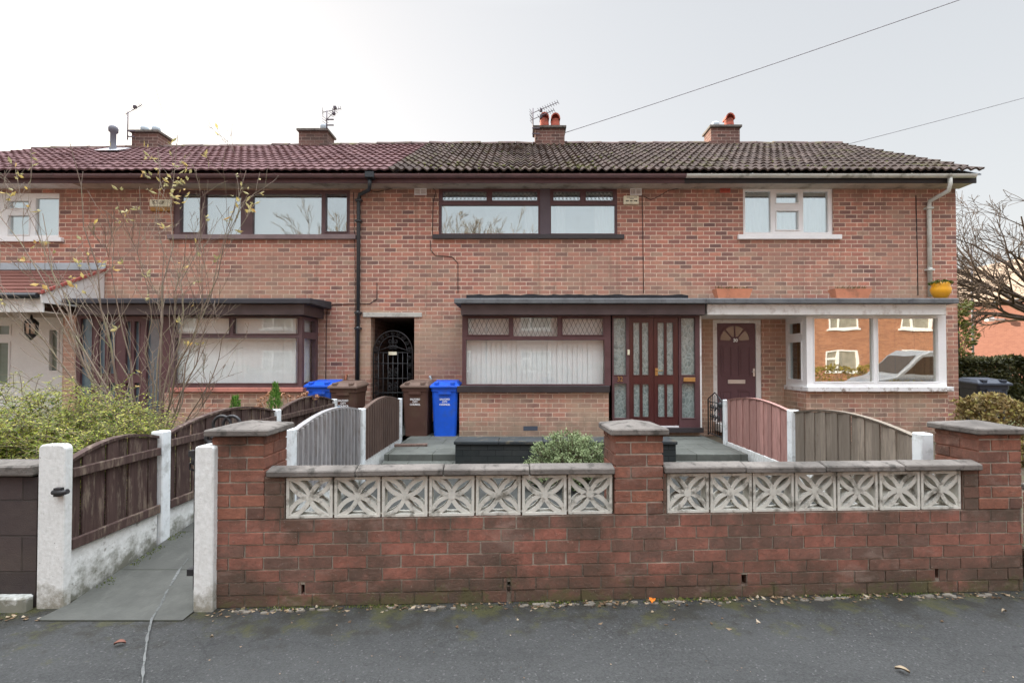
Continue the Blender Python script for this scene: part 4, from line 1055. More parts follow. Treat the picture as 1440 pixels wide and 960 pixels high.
def planter(px0, px1, label):
    Y = 8.55; zb = ZZ(419, 8.18)+.035; a, b = XX(px0, Y, 410), XX(px1, Y, 410)
    t = thing('planter_trough', label, 'planter', ((a+b)/2, Y, zb), 'terracotta troughs on the flat canopy')
    h = .16; i = .05
    m = MB(); base = [(a+i, Y-.07), (b-i, Y-.07), (b-i, Y+.07), (a+i, Y+.07)]; top = [(a, Y-.1), (b, Y-.1), (b, Y+.1), (a, Y+.1)]; inn = [(a+.02, Y-.08), (b-.02, Y-.08), (b-.02, Y+.08), (a+.02, Y+.08)]
    v = [(x, y, zb) for x, y in base]+[(x, y, zb+h) for x, y in top]+[(x, y, zb+h) for x, y in inn]+[(x, y, zb+h-.03) for x, y in inn]
    fs = [(3, 2, 1, 0)]
    for q in range(4):
        w_ = (q+1) % 4; fs += [(q, w_, 4+w_, 4+q), (4+q, 4+w_, 8+w_, 8+q), (8+q, 8+w_, 12+w_, 12+q)]
    fs.append((12, 13, 14, 15)); m.add(v, fs); m.build('trough', TERRA, t)
    p = MB()
    for q in range(90):
        x = rnd.uniform(a+.05, b-.05); d = Vector((rnd.uniform(-.5, .5), rnd.uniform(-1, .4), rnd.uniform(.1, 1)))
        p.leaf((x, Y-.05+rnd.uniform(0, .1), zb+h-.02), d, (0, -1, .3), rnd.uniform(.04, .11), .02)
    p.build('plant', leafmat('dry_trough_plant', [(0, C(100,96,64)), (1, C(150,128,92))]), t)
    return t
planter(1004, 1055, 'terracotta trough of dry plants above the brown front door')
planter(1169, 1221, 'terracotta trough of dry plants above the white bay window')
Yp = 8.5; pb_ = W(1323, 419, 8.18); zb = ZZ(419, 8.18)+.03; px_ = XX(1323, Yp, 408)
yp = thing('flower_pot', 'round yellow glazed pot with a green plant at the foot of the white downpipe', 'plant pot', (px_, Yp, zb))
hh = ZZ(398, Yp)-zb
MB().lathe((px_, Yp, zb), [(.085, 0), (.135, hh*.35), (.15, hh*.6), (.125, hh*.82), (.145, hh), (.13, hh), (.11, hh*.85)], 20).build('pot', YELLOW, yp)
gp = MB()
for q in range(420):
    a = rnd.uniform(0, 2*PI); rr = .15*math.sqrt(rnd.random()); p = Vector((px_+rr*math.cos(a), Yp+rr*math.sin(a), zb+hh*.9+rnd.uniform(0, .09)*(1-rr/.2)))
    gp.leaf(p, (math.cos(a)*.6, math.sin(a)*.6, rnd.uniform(.1, 1)), (rnd.uniform(-1, 1), rnd.uniform(-1, 1), .5), .04, .018)
gp.build('plant', leafmat('pot_plant_leaf', [(0, C(52,70,26)), (1, C(112,128,60))]), yp)

ll = W(44, 462, PY+.35); lan = thing('wall_lantern', 'black six-sided lantern hanging in the white porch', 'lantern', tuple(ll))
m = MB()
for q in range(6):
    a = q*PI/3; a2 = (q+1)*PI/3; rr = .075; 
    m.tube([ll+Vector((rr*math.cos(a), rr*math.sin(a), -.1)), ll+Vector((rr*1.15*math.cos(a), rr*1.15*math.sin(a), .1))], .011, 5)
    for z, k_ in ((-.1, 1), (.1, 1.15)): m.tube([ll+Vector((rr*k_*math.cos(a), rr*k_*math.sin(a), z)), ll+Vector((rr*k_*math.cos(a2), rr*k_*math.sin(a2), z))], .012, 5)
m.lathe(ll+Vector((0, 0, .105)), [(.1, 0), (.06, .05), (.02, .075), (.015, .11), (.012, .2)], 6); m.lathe(ll+Vector((0, 0, -.19)), [(.015, 0), (.03, .03), (.075, .085)], 6)
m.build('frame', IRON, lan)
MB().lathe(ll+Vector((0, 0, -.095)), [(.066, 0), (.078, .19)], 6).build('glass', LAMPG, lan)

# ------------------------------------------------------------------ iron gates
def scroll(mb, c, r, ax, az, turns=1.6, t=.007, start=0, sg=1):
    pts = []
    for i in range(22):
        u = i/21; a = start+sg*u*turns*2*PI; rr = r*(1-u*.75)
        pts.append(Vector(c)+Vector(ax)*rr*math.cos(a)+Vector(az)*rr*math.sin(a))
    mb.tube(pts, t, 4)
gy = F+.12
g0, g1 = pas[0]+.02, pas[1]-.06; gm_ = (g0+g1)/2; gw = (g1-g0)/2
ig = thing('passage_gate', 'arched black wrought iron gate inside the brick passage', 'gate', (gm_, gy, Z0))
zs_ = ZZ(495, gy); ztop = ZZ(465, gy)
fr_ = MB(); arc = [(gm_-gw*math.cos(PI*i/20), gy, zs_+(ztop-zs_)*math.sin(PI*i/20)) for i in range(21)]
fr_.tube([(g0, gy, Z0+.05)]+arc+[(g1, gy, Z0+.05)], .013, 6)
arc2 = [(gm_-(gw-.1)*math.cos(PI*i/20), gy, zs_+(ztop-zs_-.1)*math.sin(PI*i/20)) for i in range(21)]; fr_.tube(arc2, .009, 5)
for z in (zs_-.01, ZZ(532, gy), ZZ(552, gy), Z0+.08, ZZ(511, gy)): fr_.tube([(g0, gy, z), (g1, gy, z)], .01, 5)
fr_.tube([(g0, gy, zs_), (gm_, gy, zs_+.12), (g1, gy, zs_)], .009, 5)
br = fr_
for i in range(1, 8):
    x = g0+(g1-g0)*i/8; br.tube([(x, gy, Z0+.08), (x, gy, zs_)], .008, 5)
sc = fr_
for i in range(9):
    a = PI*(i+.5)/9; sc_ = (gm_-(gw-.05)*math.cos(a), gy, zs_+(ztop-zs_-.05)*math.sin(a)); scroll(sc, sc_, .04, (1, 0, 0), (0, 0, 1), start=a, t=.0045)
for sx in (-1, 1):
    for dz in (.2, .3): scroll(sc, (gm_+sx*.05, gy, zs_+dz-.1), .045, (1, 0, 0), (0, 0, 1), start=PI if sx > 0 else 0, sg=sx, t=.005)
    for z in (ZZ(520, gy), ZZ(526, gy), ZZ(540, gy), ZZ(546, gy)): scroll(sc, (gm_+sx*.06, gy-.005, z), .045, (1, 0, 0), (0, 0, 1), start=0, sg=sx, t=.005)
    for k_ in range(9): scroll(sc, (gm_+sx*(gw-.06), gy-.005, Z0+.2+k_*.16), .045, (1, 0, 0), (0, 0, 1), start=0, sg=sx, t=.005)
sc.tube([(gm_, gy, zs_), (gm_, gy, ztop-.1)], .009, 5)
sc.build('gate_leaf', IRON, ig)
MB().box(XX(547, gy), XX(558.5, gy), gy-.025, gy-.015, ZZ(499, gy), ZZ(494.5, gy)).build('sign_plate', CREAM, ig)

def side_gate(x, y0, y1, zb, zt, label, hooks=0):
    t = thing('garden_gate', label, 'gate', (x, (y0+y1)/2, zb))
    m = MB(); m.tube([(x, y0, zb+.04), (x, y0, zt-.12), (x, y0+(y1-y0)*.5, zt), (x, y1, zt-.12), (x, y1, zb+.04)], .011, 5)
    for z in (zb+.08, zt-.16): m.tube([(x, y0, z), (x, y1, z)], .009, 5)
    b = m; n = 6
    for i in range(1, n): yy = y0+(y1-y0)*i/n; b.tube([(x, yy, zb+.08), (x, yy, zt-.1+.06*math.sin(PI*i/n))], .007, 5)
    s_ = m
    for yy in (y0+.15, (y0+y1)/2, y1-.15):
        for z in (zb+.35, zb+.5): scroll(s_, (x-.004, yy, z), .06, (0, 1, 0), (0, 0, 1))
    for i in range(hooks):
        yy = y0+.2+i*.17; scroll(s_, (x, yy, zt-.02), .062, (0, 1, 0), (0, 0, 1), turns=.95, start=PI*1.25, sg=-1, t=.013)
    s_.lathe((x-.02, y0+.02, zt-.22), [(.01, 0), (.04, .02), (.04, .07), (.01, .09)], 10)
    s_.build('gate_leaf', IRON, t); return t
side_gate(3.13, 7.74, 8.32, Z0, ZZ(552, 8.0), 'small black iron gate between the red doors and the red fence panel')
gt = side_gate(-2.068, 3.22, 3.98, .06, ZZ(606, 3.3), 'black iron garden gate standing open behind the white gate post and brick pier', hooks=0)
for px in (312, 326):
    hk = MB(); p = W(px, 597, 3.72); hk.tube([p+Vector((.065*math.cos(a), .0, .065*math.sin(a))) for a in [PI*(-.35+1.6*i/14) for i in range(15)]], .012, 6)
    hk.tube([p+Vector((-.05, 0, -.03)), p+Vector((-.06, 0, -.35))], .012, 6)
    hk.build('scroll', IRON, gt)
hk = MB(); p = W(297, 617, 3.3); scroll(hk, p, .045, (1, 0, 0), (0, 0, 1), turns=1.3, t=.014)
hk.build('scroll', IRON, gt)
lt_ = MB(); xg = -2.1
for z in (ZZ(638, 3.2), ZZ(805, 3.2)): lt_.box(xg-.03, -2.02, 3.2, 3.24, z-.02, z+.02)
lt_.box(-2.09, -2.075, 3.2, 3.235, .1, ZZ(632, 3.2)); lt_.tube([(-2.1, 3.22, ZZ(650, 3.2)), (-2.13, 3.22, ZZ(652, 3.2)), (-2.13, 3.22, ZZ(660, 3.2)), (-2.1, 3.22, ZZ(662, 3.2))], .006, 5); lt_.build('hinge_bar', IRON, gt)

# ------------------------------------------------------------------ front wall with screen blocks
AW = math.atan(.045)
WO = Vector((-1.945, 3.15, 0))
def wx(px):
    cx = (px-732)/FPX; Y = (WO.y-WO.x*.045)/(1-.045*cx); return (cx*Y-WO.x)/math.cos(AW)
def wz(px, py):
    cx = (px-732)/FPX; Y = (WO.y-WO.x*.045)/(1-.045*cx); return ZZ(py, Y, px)
fwall = thing('garden_wall', 'weathered red brick front wall with white screen blocks and stone-capped piers', 'wall', tuple(WO), local=True)
LW = wx(1434); zl = .55; zbk = wz(740, 667)-.002
p1 = (0, wx(373)); p2 = (wx(864), wx(932)); p3 = (wx(1374), LW)
b1 = (wx(402), wx(862)); b2 = (wx(937), wx(1352))
holes = [(wx(a), wx(b), wz(a, d), wz(a, c)) for a, b, c, d in ((425.5, 430.5, 822, 836), (713.5, 718, 818, 833), (1041, 1048, 808, 822), (1311.5, 1316.5, 798, 813))]
CH = .0785; BL = .2135; J = .0095
def brick_box(m, x0, x1, y0, y1, z0, z1):
    if x1-x0 < .012 or y1-y0 < .012: return
    j = lambda q: rnd.uniform(-q, q)
    x0 += J/2; x1 -= J/2; z0 += J/2; z1 -= J/2
    v = []
    for (x, y, z) in [(x0,y0,z0),(x1,y0,z0),(x1,y1,z0),(x0,y1,z0),(x0,y0,z1),(x1,y0,z1),(x1,y1,z1),(x0,y1,z1)]: v.append((x+j(.0018), y+j(.0016), z+j(.0016)))
    m.add(v, [(3,2,1,0),(4,5,6,7),(0,1,5,4),(1,2,6,5),(2,3,7,6),(3,0,4,7)])
def rows(m, x0, x1, za, zb, y0, y1, odd=0, gaps=()):
    k = 0; z = za
    while z < zb-.01:
        zt_ = min(z+CH, zb); x = x0-(BL/2 if (k+odd) % 2 else rnd.uniform(0, .01))
        while x < x1:
            a_, b_ = max(x, x0), min(x+BL+rnd.uniform(-.004, .004), x1)
            segs = [(a_, b_)]
            for g in gaps:
                if g[3] > z+.012 and g[2] < zt_-.012: segs = [q for (p, r) in segs for q in ((p, min(r, g[0])), (max(p, g[1]), r)) if q[1]-q[0] > .01]
            jy = rnd.uniform(-.0025, .0025)
            for p, r in segs: brick_box(m, p, r, y0+jy, y1, z, zt_)
            x = b_ if b_ < x1 else x1+1
        z = zt_; k += 1
lw = MB().slab(0, LW, -.05, zl, .006, .105, holes)      # mortar bed with the weep slots
for a, b in ((p1[1], b1[0]), (b2[1], p3[0]), (b1[1], p2[0]), (p2[1], b2[0])):
    if b-a > .01: lw.box(a, b, .006, .1, zl+.001, zbk)
rows(lw, 0, LW, 0, zl, .0, .05, gaps=holes)
for a, b in ((p1[1], b1[0]), (b2[1], p3[0]), (b1[1], p2[0]), (p2[1], b2[0])):
    if b-a > .02: rows(lw, a, b, zl, zbk, .0, .05, odd=1)
lw.build('wall', WB, fwall, bevel=.0025)
def pier(a, b, d, zt, capo, ztip, front=0):
    m = MB().box(a+.006, b-.006, .107, d-.006, -.05, zl).box(a+.006, b-.006, .006, d-.006, zl+.001, zt)
    z = zl; k = 1
    while z < zt-.02:
        zz = min(z+CH, zt); sx = a+(BL if k % 2 else (b-a)-BL); sy = d*(.62 if k % 2 else .38)
        for (p, q) in ((a, sx), (sx, b)):
            jy = rnd.uniform(-.002, .002)
            brick_box(m, p-(J/2 if p == a else 0), q+(J/2 if q == b else 0), jy, sy, z, zz); brick_box(m, p-(J/2 if p == a else 0), q+(J/2 if q == b else 0), sy+J, d, z, zz)
        z = zz; k += 1
    p = m.build('pier', PIERB, fwall, bevel=.0025)
    c = MB(); x0, x1, y0, y1 = a-capo, b+capo, front-capo, d+capo; th = .042; xm, ym = (x0+x1)/2, (y0+y1)/2
    v = [(x0, y0, zt+.001), (x1, y0, zt+.001), (x1, y1, zt+.001), (x0, y1, zt+.001), (x0, y0, zt+th), (x1, y0, zt+th), (x1, y1, zt+th), (x0, y1, zt+th), (xm, ym, ztip)]
    c.add(v, [(3, 2, 1, 0), (0, 1, 5, 4), (1, 2, 6, 5), (2, 3, 7, 6), (3, 0, 4, 7), (4, 5, 8), (5, 6, 8), (6, 7, 8), (7, 4, 8)])
    c.build('pier_cap', COPING, p, bevel=.007)
pier(*p1, .34, wz(330, 613), .036, wz(330, 613)+.082); pier(*p2, .34, wz(898, 611.5), .032, wz(898, 611.5)+.084); pier(*p3, .34, wz(1400, 610.5), .034, wz(1400, 610.5)+.08)
for (a, b, pxs, fl_) in ((wx(377), p2[0]-.002, (380, 862), 0), (p2[1]+.002, wx(1375.5), (934, 1375), 1)):
    n = 4; zt = zbk+.058
    for i in range(n):
        q0 = a+(b-a)*i/n+.003; q1 = a+(b-a)*(i+1)/n-.003; dz = rnd.uniform(-.003, .003); sl_ = rnd.uniform(-.003, .003)
        m = MB(); pr_ = [(-.028, zbk+.003), (-.028, zbk+.042), (.05, zbk+.062), (.055, zbk+.062), (.133, zbk+.042), (.133, zbk+.003)]
        m.prism([(q0, y, z+dz) for y, z in pr_], (q1-q0, 0, sl_)); m.build('coping', COPING, fwall, bevel=.006)
def screen_block(w, h, d=.09):
    m = MB(); fwd = .017
    m.slab(-w/2, w/2, 0, h, 0, d, [(-w/2+fwd, w/2-fwd, fwd, h-fwd)])
    cx, cz = 0, h/2; N = 12
    for sx in (-1, 1):
        for sz in (-1, 1):
            e = Vector((sx*(w/2-fwd*.6), 0, sz*(h/2-fwd*.6))); L = e.length; u = e/L; pn_ = Vector((-u.z, 0, u.x))
            for sg in (-1, 1):
                outr, inr = [], []
                for i in range(N+1):
                    t = i/N; amp = .165*L*math.sin(PI*min(1, t*.94+.02))**.85
                    c = u*L*t + pn_*sg*amp
                    outr.append(c)
                for i in range(N):
                    a, b = outr[i], outr[i+1]; tg = (b-a).normalized(); nr = Vector((-tg.z, 0, tg.x))*.0136
                    t0 = outr[max(0, i-1)]; 
                    q = [a-nr, b-nr, b+nr, a+nr]
                    m.prism([(p.x+cx, .006, p.z+cz) for p in q], (0, d-.012, 0))
    m.prism([(.022*math.cos(a)*1.2, .004, cz+.022*math.sin(a)*1.2) for a in [2*PI*i/8 for i in range(8)]], (0, d-.008, 0))
    return m
first = None
for (b0_, b1_) in (b1, b2):
    pw_ = (b1_-b0_)/7
    for i in range(7):
        if first is None:
            first = screen_block(1.0*pw_-.012, zbk-zl-.01).build('screen_block', BLOCKM, fwall, bevel=.0)
            o = first; w0 = pw_
        else: o = first.copy(); COL.objects.link(o); o.parent = fwall
        o.location = (b0_+pw_*(i+.5), .012+rnd.uniform(-.004, .004), zl+.004); o.scale = (pw_/w0*1.0, 1, 1); o.rotation_euler = (0, rnd.uniform(-.008, .008), 0)
mj = MB()      # mortar bed between and above the blocks
for (b0_, b1_) in (b1, b2):
    pw_ = (b1_-b0_)/7
    for i in range(8): x = b0_+pw_*i; mj.box(x-.0055, x+.0055, .03, .085, zl+.002, zbk-.003)
mj.build('mortar_joint', DIRTM, fwall)
fwall.rotation_euler = (0, 0, AW)

rw = thing('low_wall', 'plain low brick wall with stone coping continuing right of the screen block wall', 'wall', (8, 3.56, 0))
MB().box(3.62, 14, 3.5, 3.605, -.05, .62).build('wall', HB, rw)
rc = MB()
for i in range(12): rc.box(3.63+i*.86, 3.63+i*.86+.85, 3.47, 3.635, .622, .67)
rc.build('coping', COPING, rw, bevel=.008)

# ------------------------------------------------------------------ gate posts and left block wall
def concrete_post(x0, x1, y0, y1, zt, label, zb=-.05, rnd_top=.035):
    t = MB(); n = 5; pts = [(x0, y0, zb), (x1, y0, zb)]
    for i in range(n+1): a = i/n*PI/2; pts.append((x1-rnd_top+rnd_top*math.cos(a), y0, zt-rnd_top+rnd_top*math.sin(a)))
    for i in range(n+1): a = PI/2+i/n*PI/2; pts.append((x0+rnd_top+rnd_top*math.cos(a), y0, zt-rnd_top+rnd_top*math.sin(a)))
    t.prism(pts, (0, y1-y0, 0)); o = t.build('gate_post', GPOST, orig=((x0+x1)/2, (y0+y1)/2, 0), bevel=.006)
    return tag(o, label, 'gate post', 'white concrete gate posts')
def gpost():
    t = NT('whitewashed_post'); p = t.coord('pos'); n = t.noise(p, 9, 8, .7)
    col = t.mix(t.mapr(t.noise(p, 40, 4), .3, .7), C(192,194,190,1.15), C(206,208,206,1.2))
    g = t.math('ADD', t.mapr(t.sep(p, 2), 0, .22, 1, 0), t.mapr(n, .3, .7, -.5, .5))
    col = t.mix(t.mapr(g, .35, .95, 0, .85), col, C(112,108,92,1.2))
    col = t.mix(t.mapr(t.noise(t.scale(p, (4, 4, .5)), 6, 7, .7), .56, .74, 0, .45), col, C(150,148,138,1.1))
    col = t.mix(t.mapr(t.noise(p, 55, 3, .6), .68, .74, 0, .8), col, C(86,82,74))
    t.bump(n, .6, .01); return t.done(col, .8, .2)
GPOST = gpost()
a0 = concrete_post(XX(52, 3.15, 740), XX(90, 3.15, 740), 3.15, 3.21, ZZ(625, 3.15), 'thick white gate post with a rusty latch at the left of the path')
a1 = concrete_post(XX(274, 3.12, 740), XX(301, 3.12, 740), 3.11, 3.24, ZZ(627, 3.12), 'narrower white gate post against the front brick pier', rnd_top=.02)
lt = MB(); p = W(86, 692, 3.13); lt.tube([p+Vector((-.05, 0, 0)), p+Vector((.02, -.01, 0)), p+Vector((.05, -.01, .01))], .016, 8); lt.box(p.x-.04, p.x+.0, 3.12, 3.15, p.z-.025, p.z+.028)
lt.build('latch', IRON, a0, orig=a0.location)
BLKM = brick('dark_block', [(0, C(58,52,52,1.15)), (1, C(78,68,66,1.15))], C(60,54,52,1.15), bw=.45, bh=.225, ms=.006, grime=C(96,88,78), bump=.8)
bwall = thing('block_wall', 'low dark painted block wall with concrete coping left of the path', 'wall', (-4.3, 3.2, 0))
xr_ = XX(52, 3.17, 740)-.003
MB().box(-7.5, xr_, 3.17, 3.3, -.05, ZZ(671, 3.17)).build('wall', BLKM, bwall)
cp_ = MB()
for i in range(8): cp_.box(xr_-.002-.45*(i+1)+.004, xr_-.002-.45*i, 3.13, 3.36, ZZ(671, 3.13)+.002, ZZ(654, 3.13)+rnd.uniform(-.004, .004))
cp_.build('coping', COPING, bwall, bevel=.012)
MB().box(-7.5, xr_, 3.1, 3.168, -.05, .09).build('plinth', GRAVELB, bwall, bevel=.012)

# ------------------------------------------------------------------ fences
def fence(name_label, X, posts, panels, side, zb, group=None, pw=.1):
    ys = [p[0] for p in posts]; t = thing('garden_fence', name_label, 'fence', (X, sum(ys)/len(ys), .1))
    for (y, zt) in posts:
        m = MB().box(X-.05, X+.05, y-pw/2, y+pw/2, -.05, zt); m.build('post', CONCP, t, bevel=.008)
    for (y0, y1, z0_, zh0, zp, zh1, mat, style, gb) in panels:
        n = max(3, int(round((y1-y0)/(.105 if style == 'feather' else .1)))); st = (y1-y0)/n
        def top(y):
            u = (y-y0)/(y1-y0); base = zh0+(zh1-zh0)*u; return base+(zp-(zh0+zh1)/2)*math.sin(PI*u)**.9
        m = MB()
        for i in range(n):
            a, b = y0+i*st, y0+(i+1)*st; th = .012
            xo = side*(.008 if style != 'feather' else .016)
            za, zb2 = top(max(y0+.001, a)), top(min(y1-.001, b))
            if style == 'feather':
                v0 = X+side*.003; v1 = X+side*.042
                m.prism([(v0, a, z0_), (v1, a+.008, z0_), (v1-side*.006, a+.06, z0_), (v0+side*.006, b-.03, z0_), (v0, b-.001, z0_)], (0, 0, (za+zb2)/2-z0_))
            else:
                j = rnd.uniform(-.003, .003)+(.005 if i % 2 else -.005); v0 = X+j; v1 = X+side*.014+j; za += rnd.uniform(-.006, .004); zb2 += rnd.uniform(-.006, .004)
                m.add([(v0, a+.003, z0_), (v1, a+.003, z0_), (v1, b-.004, z0_), (v0, b-.004, z0_), (v0, a+.003, za), (v1, a+.003, za), (v1, b-.004, zb2), (v0, b-.004, zb2)],
                      [(3, 2, 1, 0), (4, 5, 6, 7), (0, 1, 5, 4), (1, 2, 6, 5), (2, 3, 7, 6), (3, 0, 4, 7)])
        p = m.build('panel', mat, t)
        cm = MB(); k0 = len(cm.v); N = 18
        for i in range(N+1):
            y = y0+(y1-y0)*i/N; z = top(min(max(y, y0+.001), y1-.001))
            for (dx, dz) in ((-.022, .002), (.03 if side > 0 else .022, .002), (.03 if side > 0 else .022, .022), (-.022 if side > 0 else -.03, .022)): cm.v.append(Vector((X+dx, y, z+dz)))
        for i in range(N):
            for q in range(4): q2 = (q+1) % 4; cm.f.append([k0+4*i+q, k0+4*i+q2, k0+4*i+4+q2, k0+4*i+4+q]); cm.sm.append(False)
        cm.f.append([k0, k0+1, k0+2, k0+3]); cm.sm.append(False); cm.f.append([k0+4*N+q for q in (3, 2, 1, 0)]); cm.sm.append(False)
        cm.build('capping', mat, p)
        if style == 'rails':
            for zz in (z0_+.005, min(zh0, zh1)-.09):
                xa = X+side*.018
                MB().box(xa, xa+side*.03, y0, y1, zz, zz+.065 if zz < .5 else zz+.06).build('rail', mat, p, bevel=.004)
        if gb: MB().box(X-.022, X+.022, y0, y1, -.05, z0_-.004).build('gravel_board', GRAVELB, t, bevel=.006)
    return t
XL = -2.93
fence('dark brown arched fence panels with concrete posts along the left path', XL, [(4.07, .985), (5.96, .975), (7.80, .962)],
      [(3.225, 4.01, .335, .89, .985, .93, FBROWN, 'rails', 1), (4.13, 5.90, .335, .935, 1.06, .95, FBROWN, 'rails', 1), (6.02, 7.74, .335, .94, 1.05, .93, FBROWN, 'rails', 1)], 1, .33)
fence('grey and brown arched slatted fence between the passage path and the garden', -1.95, [(4.2, .985), (6.08, .975), (7.97, .96)],
      [(4.26, 6.02, .33, .93, 1.045, .945, FGREY, 'feather', 1), (6.14, 7.91, .33, .925, 1.03, .925, FDARK, 'feather', 1)], 1, .33)
fence('red stained and grey-brown arched fence panels on the right of the garden', 3.18, [(3.95, .985), (5.82, .985), (7.68, .962)],
      [(4.01, 5.76, .33, .93, 1.035, .95, FTAN, 'boards', 1), (5.88, 7.62, .33, .945, 1.03, .945, FRED, 'boards', 1)], -1, .33)
ob = MB().box(3.42, 3.5, 3.98, 4.06, 0, .93); tag(ob.build('fence_stump', OLDW, orig=(3.46, 4.02, 0), bevel=.01), 'short weathered wooden stump beside the right brick pier', 'post')

# ------------------------------------------------------------------ planter wall, loose board
plw = thing('raised_planter', 'low black painted garden planter wall with flat coping below the bay window', 'planter', (.6, 6.7, .12))
xa, xb = XX(640, 6.56, 630), XX(951, 6.56, 630)
PLB = brick('black_painted_brick', [(0, C(46,50,50,1.15)), (1, C(58,60,60,1.15))], C(40,42,42,1.15), bump=.6, grime=C(70,72,68))
MB().box(xa, xb, 6.58, 6.95, .1, .455).build('wall', PLB, plw)
c_ = MB()
for i in range(5): c_.box(xa-.02+(xb-xa+.04)*i/5+.002, xa-.02+(xb-xa+.04)*(i+1)/5-.002, 6.555, 6.975, .458, .5)
c_.build('coping', SLATE, plw, bevel=.006)
bd = MB().box(-.24, .24, -.035, .035, 0, .035).build('loose_plank', OLDW, bevel=.004); bd.location = W(578, 628, 7.42); bd.location.z = Z0+.002; bd.rotation_euler = (0, 0, .12)
tag(bd, 'short weathered plank lying on the patio flags', 'plank')

# ------------------------------------------------------------------ wheelie bins (built once, copied)
def make_bin(bm, lidm, label, group, txt=None):
    t = thing('wheelie_bin', label, 'wheelie bin', (0, 0, 0), group, local=True)
    w0, d0, w1, d1, h = .18, .19, .215, .25, .82
    m = MB(); rings = []
    def rr(w, d, z, c=.03):
        k0 = len(m.v); pts = [(-w+c, -d), (w-c, -d), (w, -d+c), (w, d-c), (w-c, d), (-w+c, d), (-w, d-c), (-w, -d+c)]
        for x, y in pts: m.v.append(Vector((x, y, z)))
        return k0
    rs = [rr(w0, d0, 0), rr(w0+.002, d0+.002, .05), rr(w1-.008, d1-.01, h-.09), rr(w1-.008, d1-.01, h-.09), rr(w1+.006, d1+.004, h-.085), rr(w1+.008, d1+.006, h)]
    for a, b in zip(rs, rs[1:]):
        for q in range(8): q2 = (q+1) % 8; m.f.append([a+q, a+q2, b+q2, b+q]); m.sm.append(False)
    m.f.append([rs[0]+q for q in range(8)][::-1]); m.sm.append(False); m.f.append([rs[-1]+q for q in range(8)]); m.sm.append(False)
    m.box(-.1, .1, -d1-.012, -d1+.01, h-.13, h-.088)
    m.build('body', bm, t, weld=True)
    l = MB(); z = h+.004
    l.prism([(-w1-.022, -d1-.035, z-.03), (w1+.022, -d1-.035, z-.03), (w1+.022, d1+.02, z+.0), (-w1-.022, d1+.02, z+.0)], (0, 0, .035))
    v = [(-w1-.018, -d1-.03, z+.006), (w1+.018, -d1-.03, z+.006), (w1+.018, d1+.015, z+.036), (-w1-.018, d1+.015, z+.036), (-w1+.03, -d1+.06, z+.055), (w1-.03, -d1+.06, z+.055), (w1-.03, d1-.04, z+.085), (-w1+.03, d1-.04, z+.085)]
    l.add(v, [(3, 2, 1, 0), (4, 5, 6, 7), (0, 1, 5, 4), (1, 2, 6, 5), (2, 3, 7, 6), (3, 0, 4, 7)])
    for sx in (-1, 1): l.box(sx*.13-.035, sx*.13+.035, -d1-.02, -d1+.09, z+.02, z+.062)
    l.tube([(-w1+.02, d1+.06, z+.02), (w1-.02, d1+.06, z+.02)], .016, 8)
    for sx in (-1, 1): l.tube([(sx*(w1-.05), d1, z+.02), (sx*(w1-.05), d1+.06, z+.02)], .016, 6)
    l.build('lid', lidm, t, bevel=.005)
    for sx in (-1, 1):
        wm = MB().lathe((0, 0, -.025), [(.06, 0), (.1, .002), (.1, .048), (.06, .05)], 18)
        wm.xf(Matrix.Translation((sx*(w0+.03), d0+.03, .1)) @ Matrix.Rotation(PI/2, 4, 'Y')).build('wheel', RUBBER, t)
    zt_ = .565; yt = -d0-.0545+(.0)
    def yf(z): return -(d0+.002+(d1-.01-d0-.002)*(z-.05)/(h-.14))-.002
    for i, (s_, w_) in enumerate((('SALFORD', .95), ('CITY', .95), ('COUNCIL', .95))):
        zz = .605-i*.043; text(s_, .041, (0, yf(zz), zz), LETW, t, sx=.95, bold=.0012, rot=(PI/2+.07-.14, 0, 0))
    return t
blue = make_bin(BLUEP, BLUEP, 'blue wheelie bin beside the brick plinth of the leaded bay window', 'blue wheelie bins')
brown = make_bin(BROWNP, BROWNPL, 'brown wheelie bin right of the passage, next to the blue bin', 'brown wheelie bins')
def put(o, px, Y, rz, z=Z0, sc=1.0): o.location = (XX(px, Y), Y, z); o.rotation_euler = (0, 0, rz); o.scale = (sc,)*3
blueb = dup(blue, (0, 0, 0), 0, 'blue wheelie bin at the end of the dark brown fence, by the left bay')
brownb = dup(brown, (0, 0, 0), 0, 'brown wheelie bin marked 34 standing by the black downpipe')
put(blue, 628, 8.62, .03, sc=1.03); put(brown, 589, 8.62, -.05, sc=1.03)
put(blueb, 458.5, 8.55, -.04, sc=1.04); put(brownb, 491, 8.35, -.04, sc=1.03)
text('3', .15, (-.06, -.2395, .45), LETB, brownb, 'bin_number', bold=.006, rot=(PI/2-.07, 0, 0)); text('4', .15, (.05, -.2395, .45), LETW, brownb, 'bin_number', bold=.006, rot=(PI/2-.07, 0, 0))
gbin = make_bin(GREYP, GREYP, 'dark grey wheelie bin beyond the right corner of the end house', 'grey wheelie bins')
for c in [o for o in bpy.data.objects if o.parent == gbin and o.name.startswith('lettering')]: bpy.data.objects.remove(c)
put(gbin, 1381, 9.75, -.2, z=.14, sc=1.2)

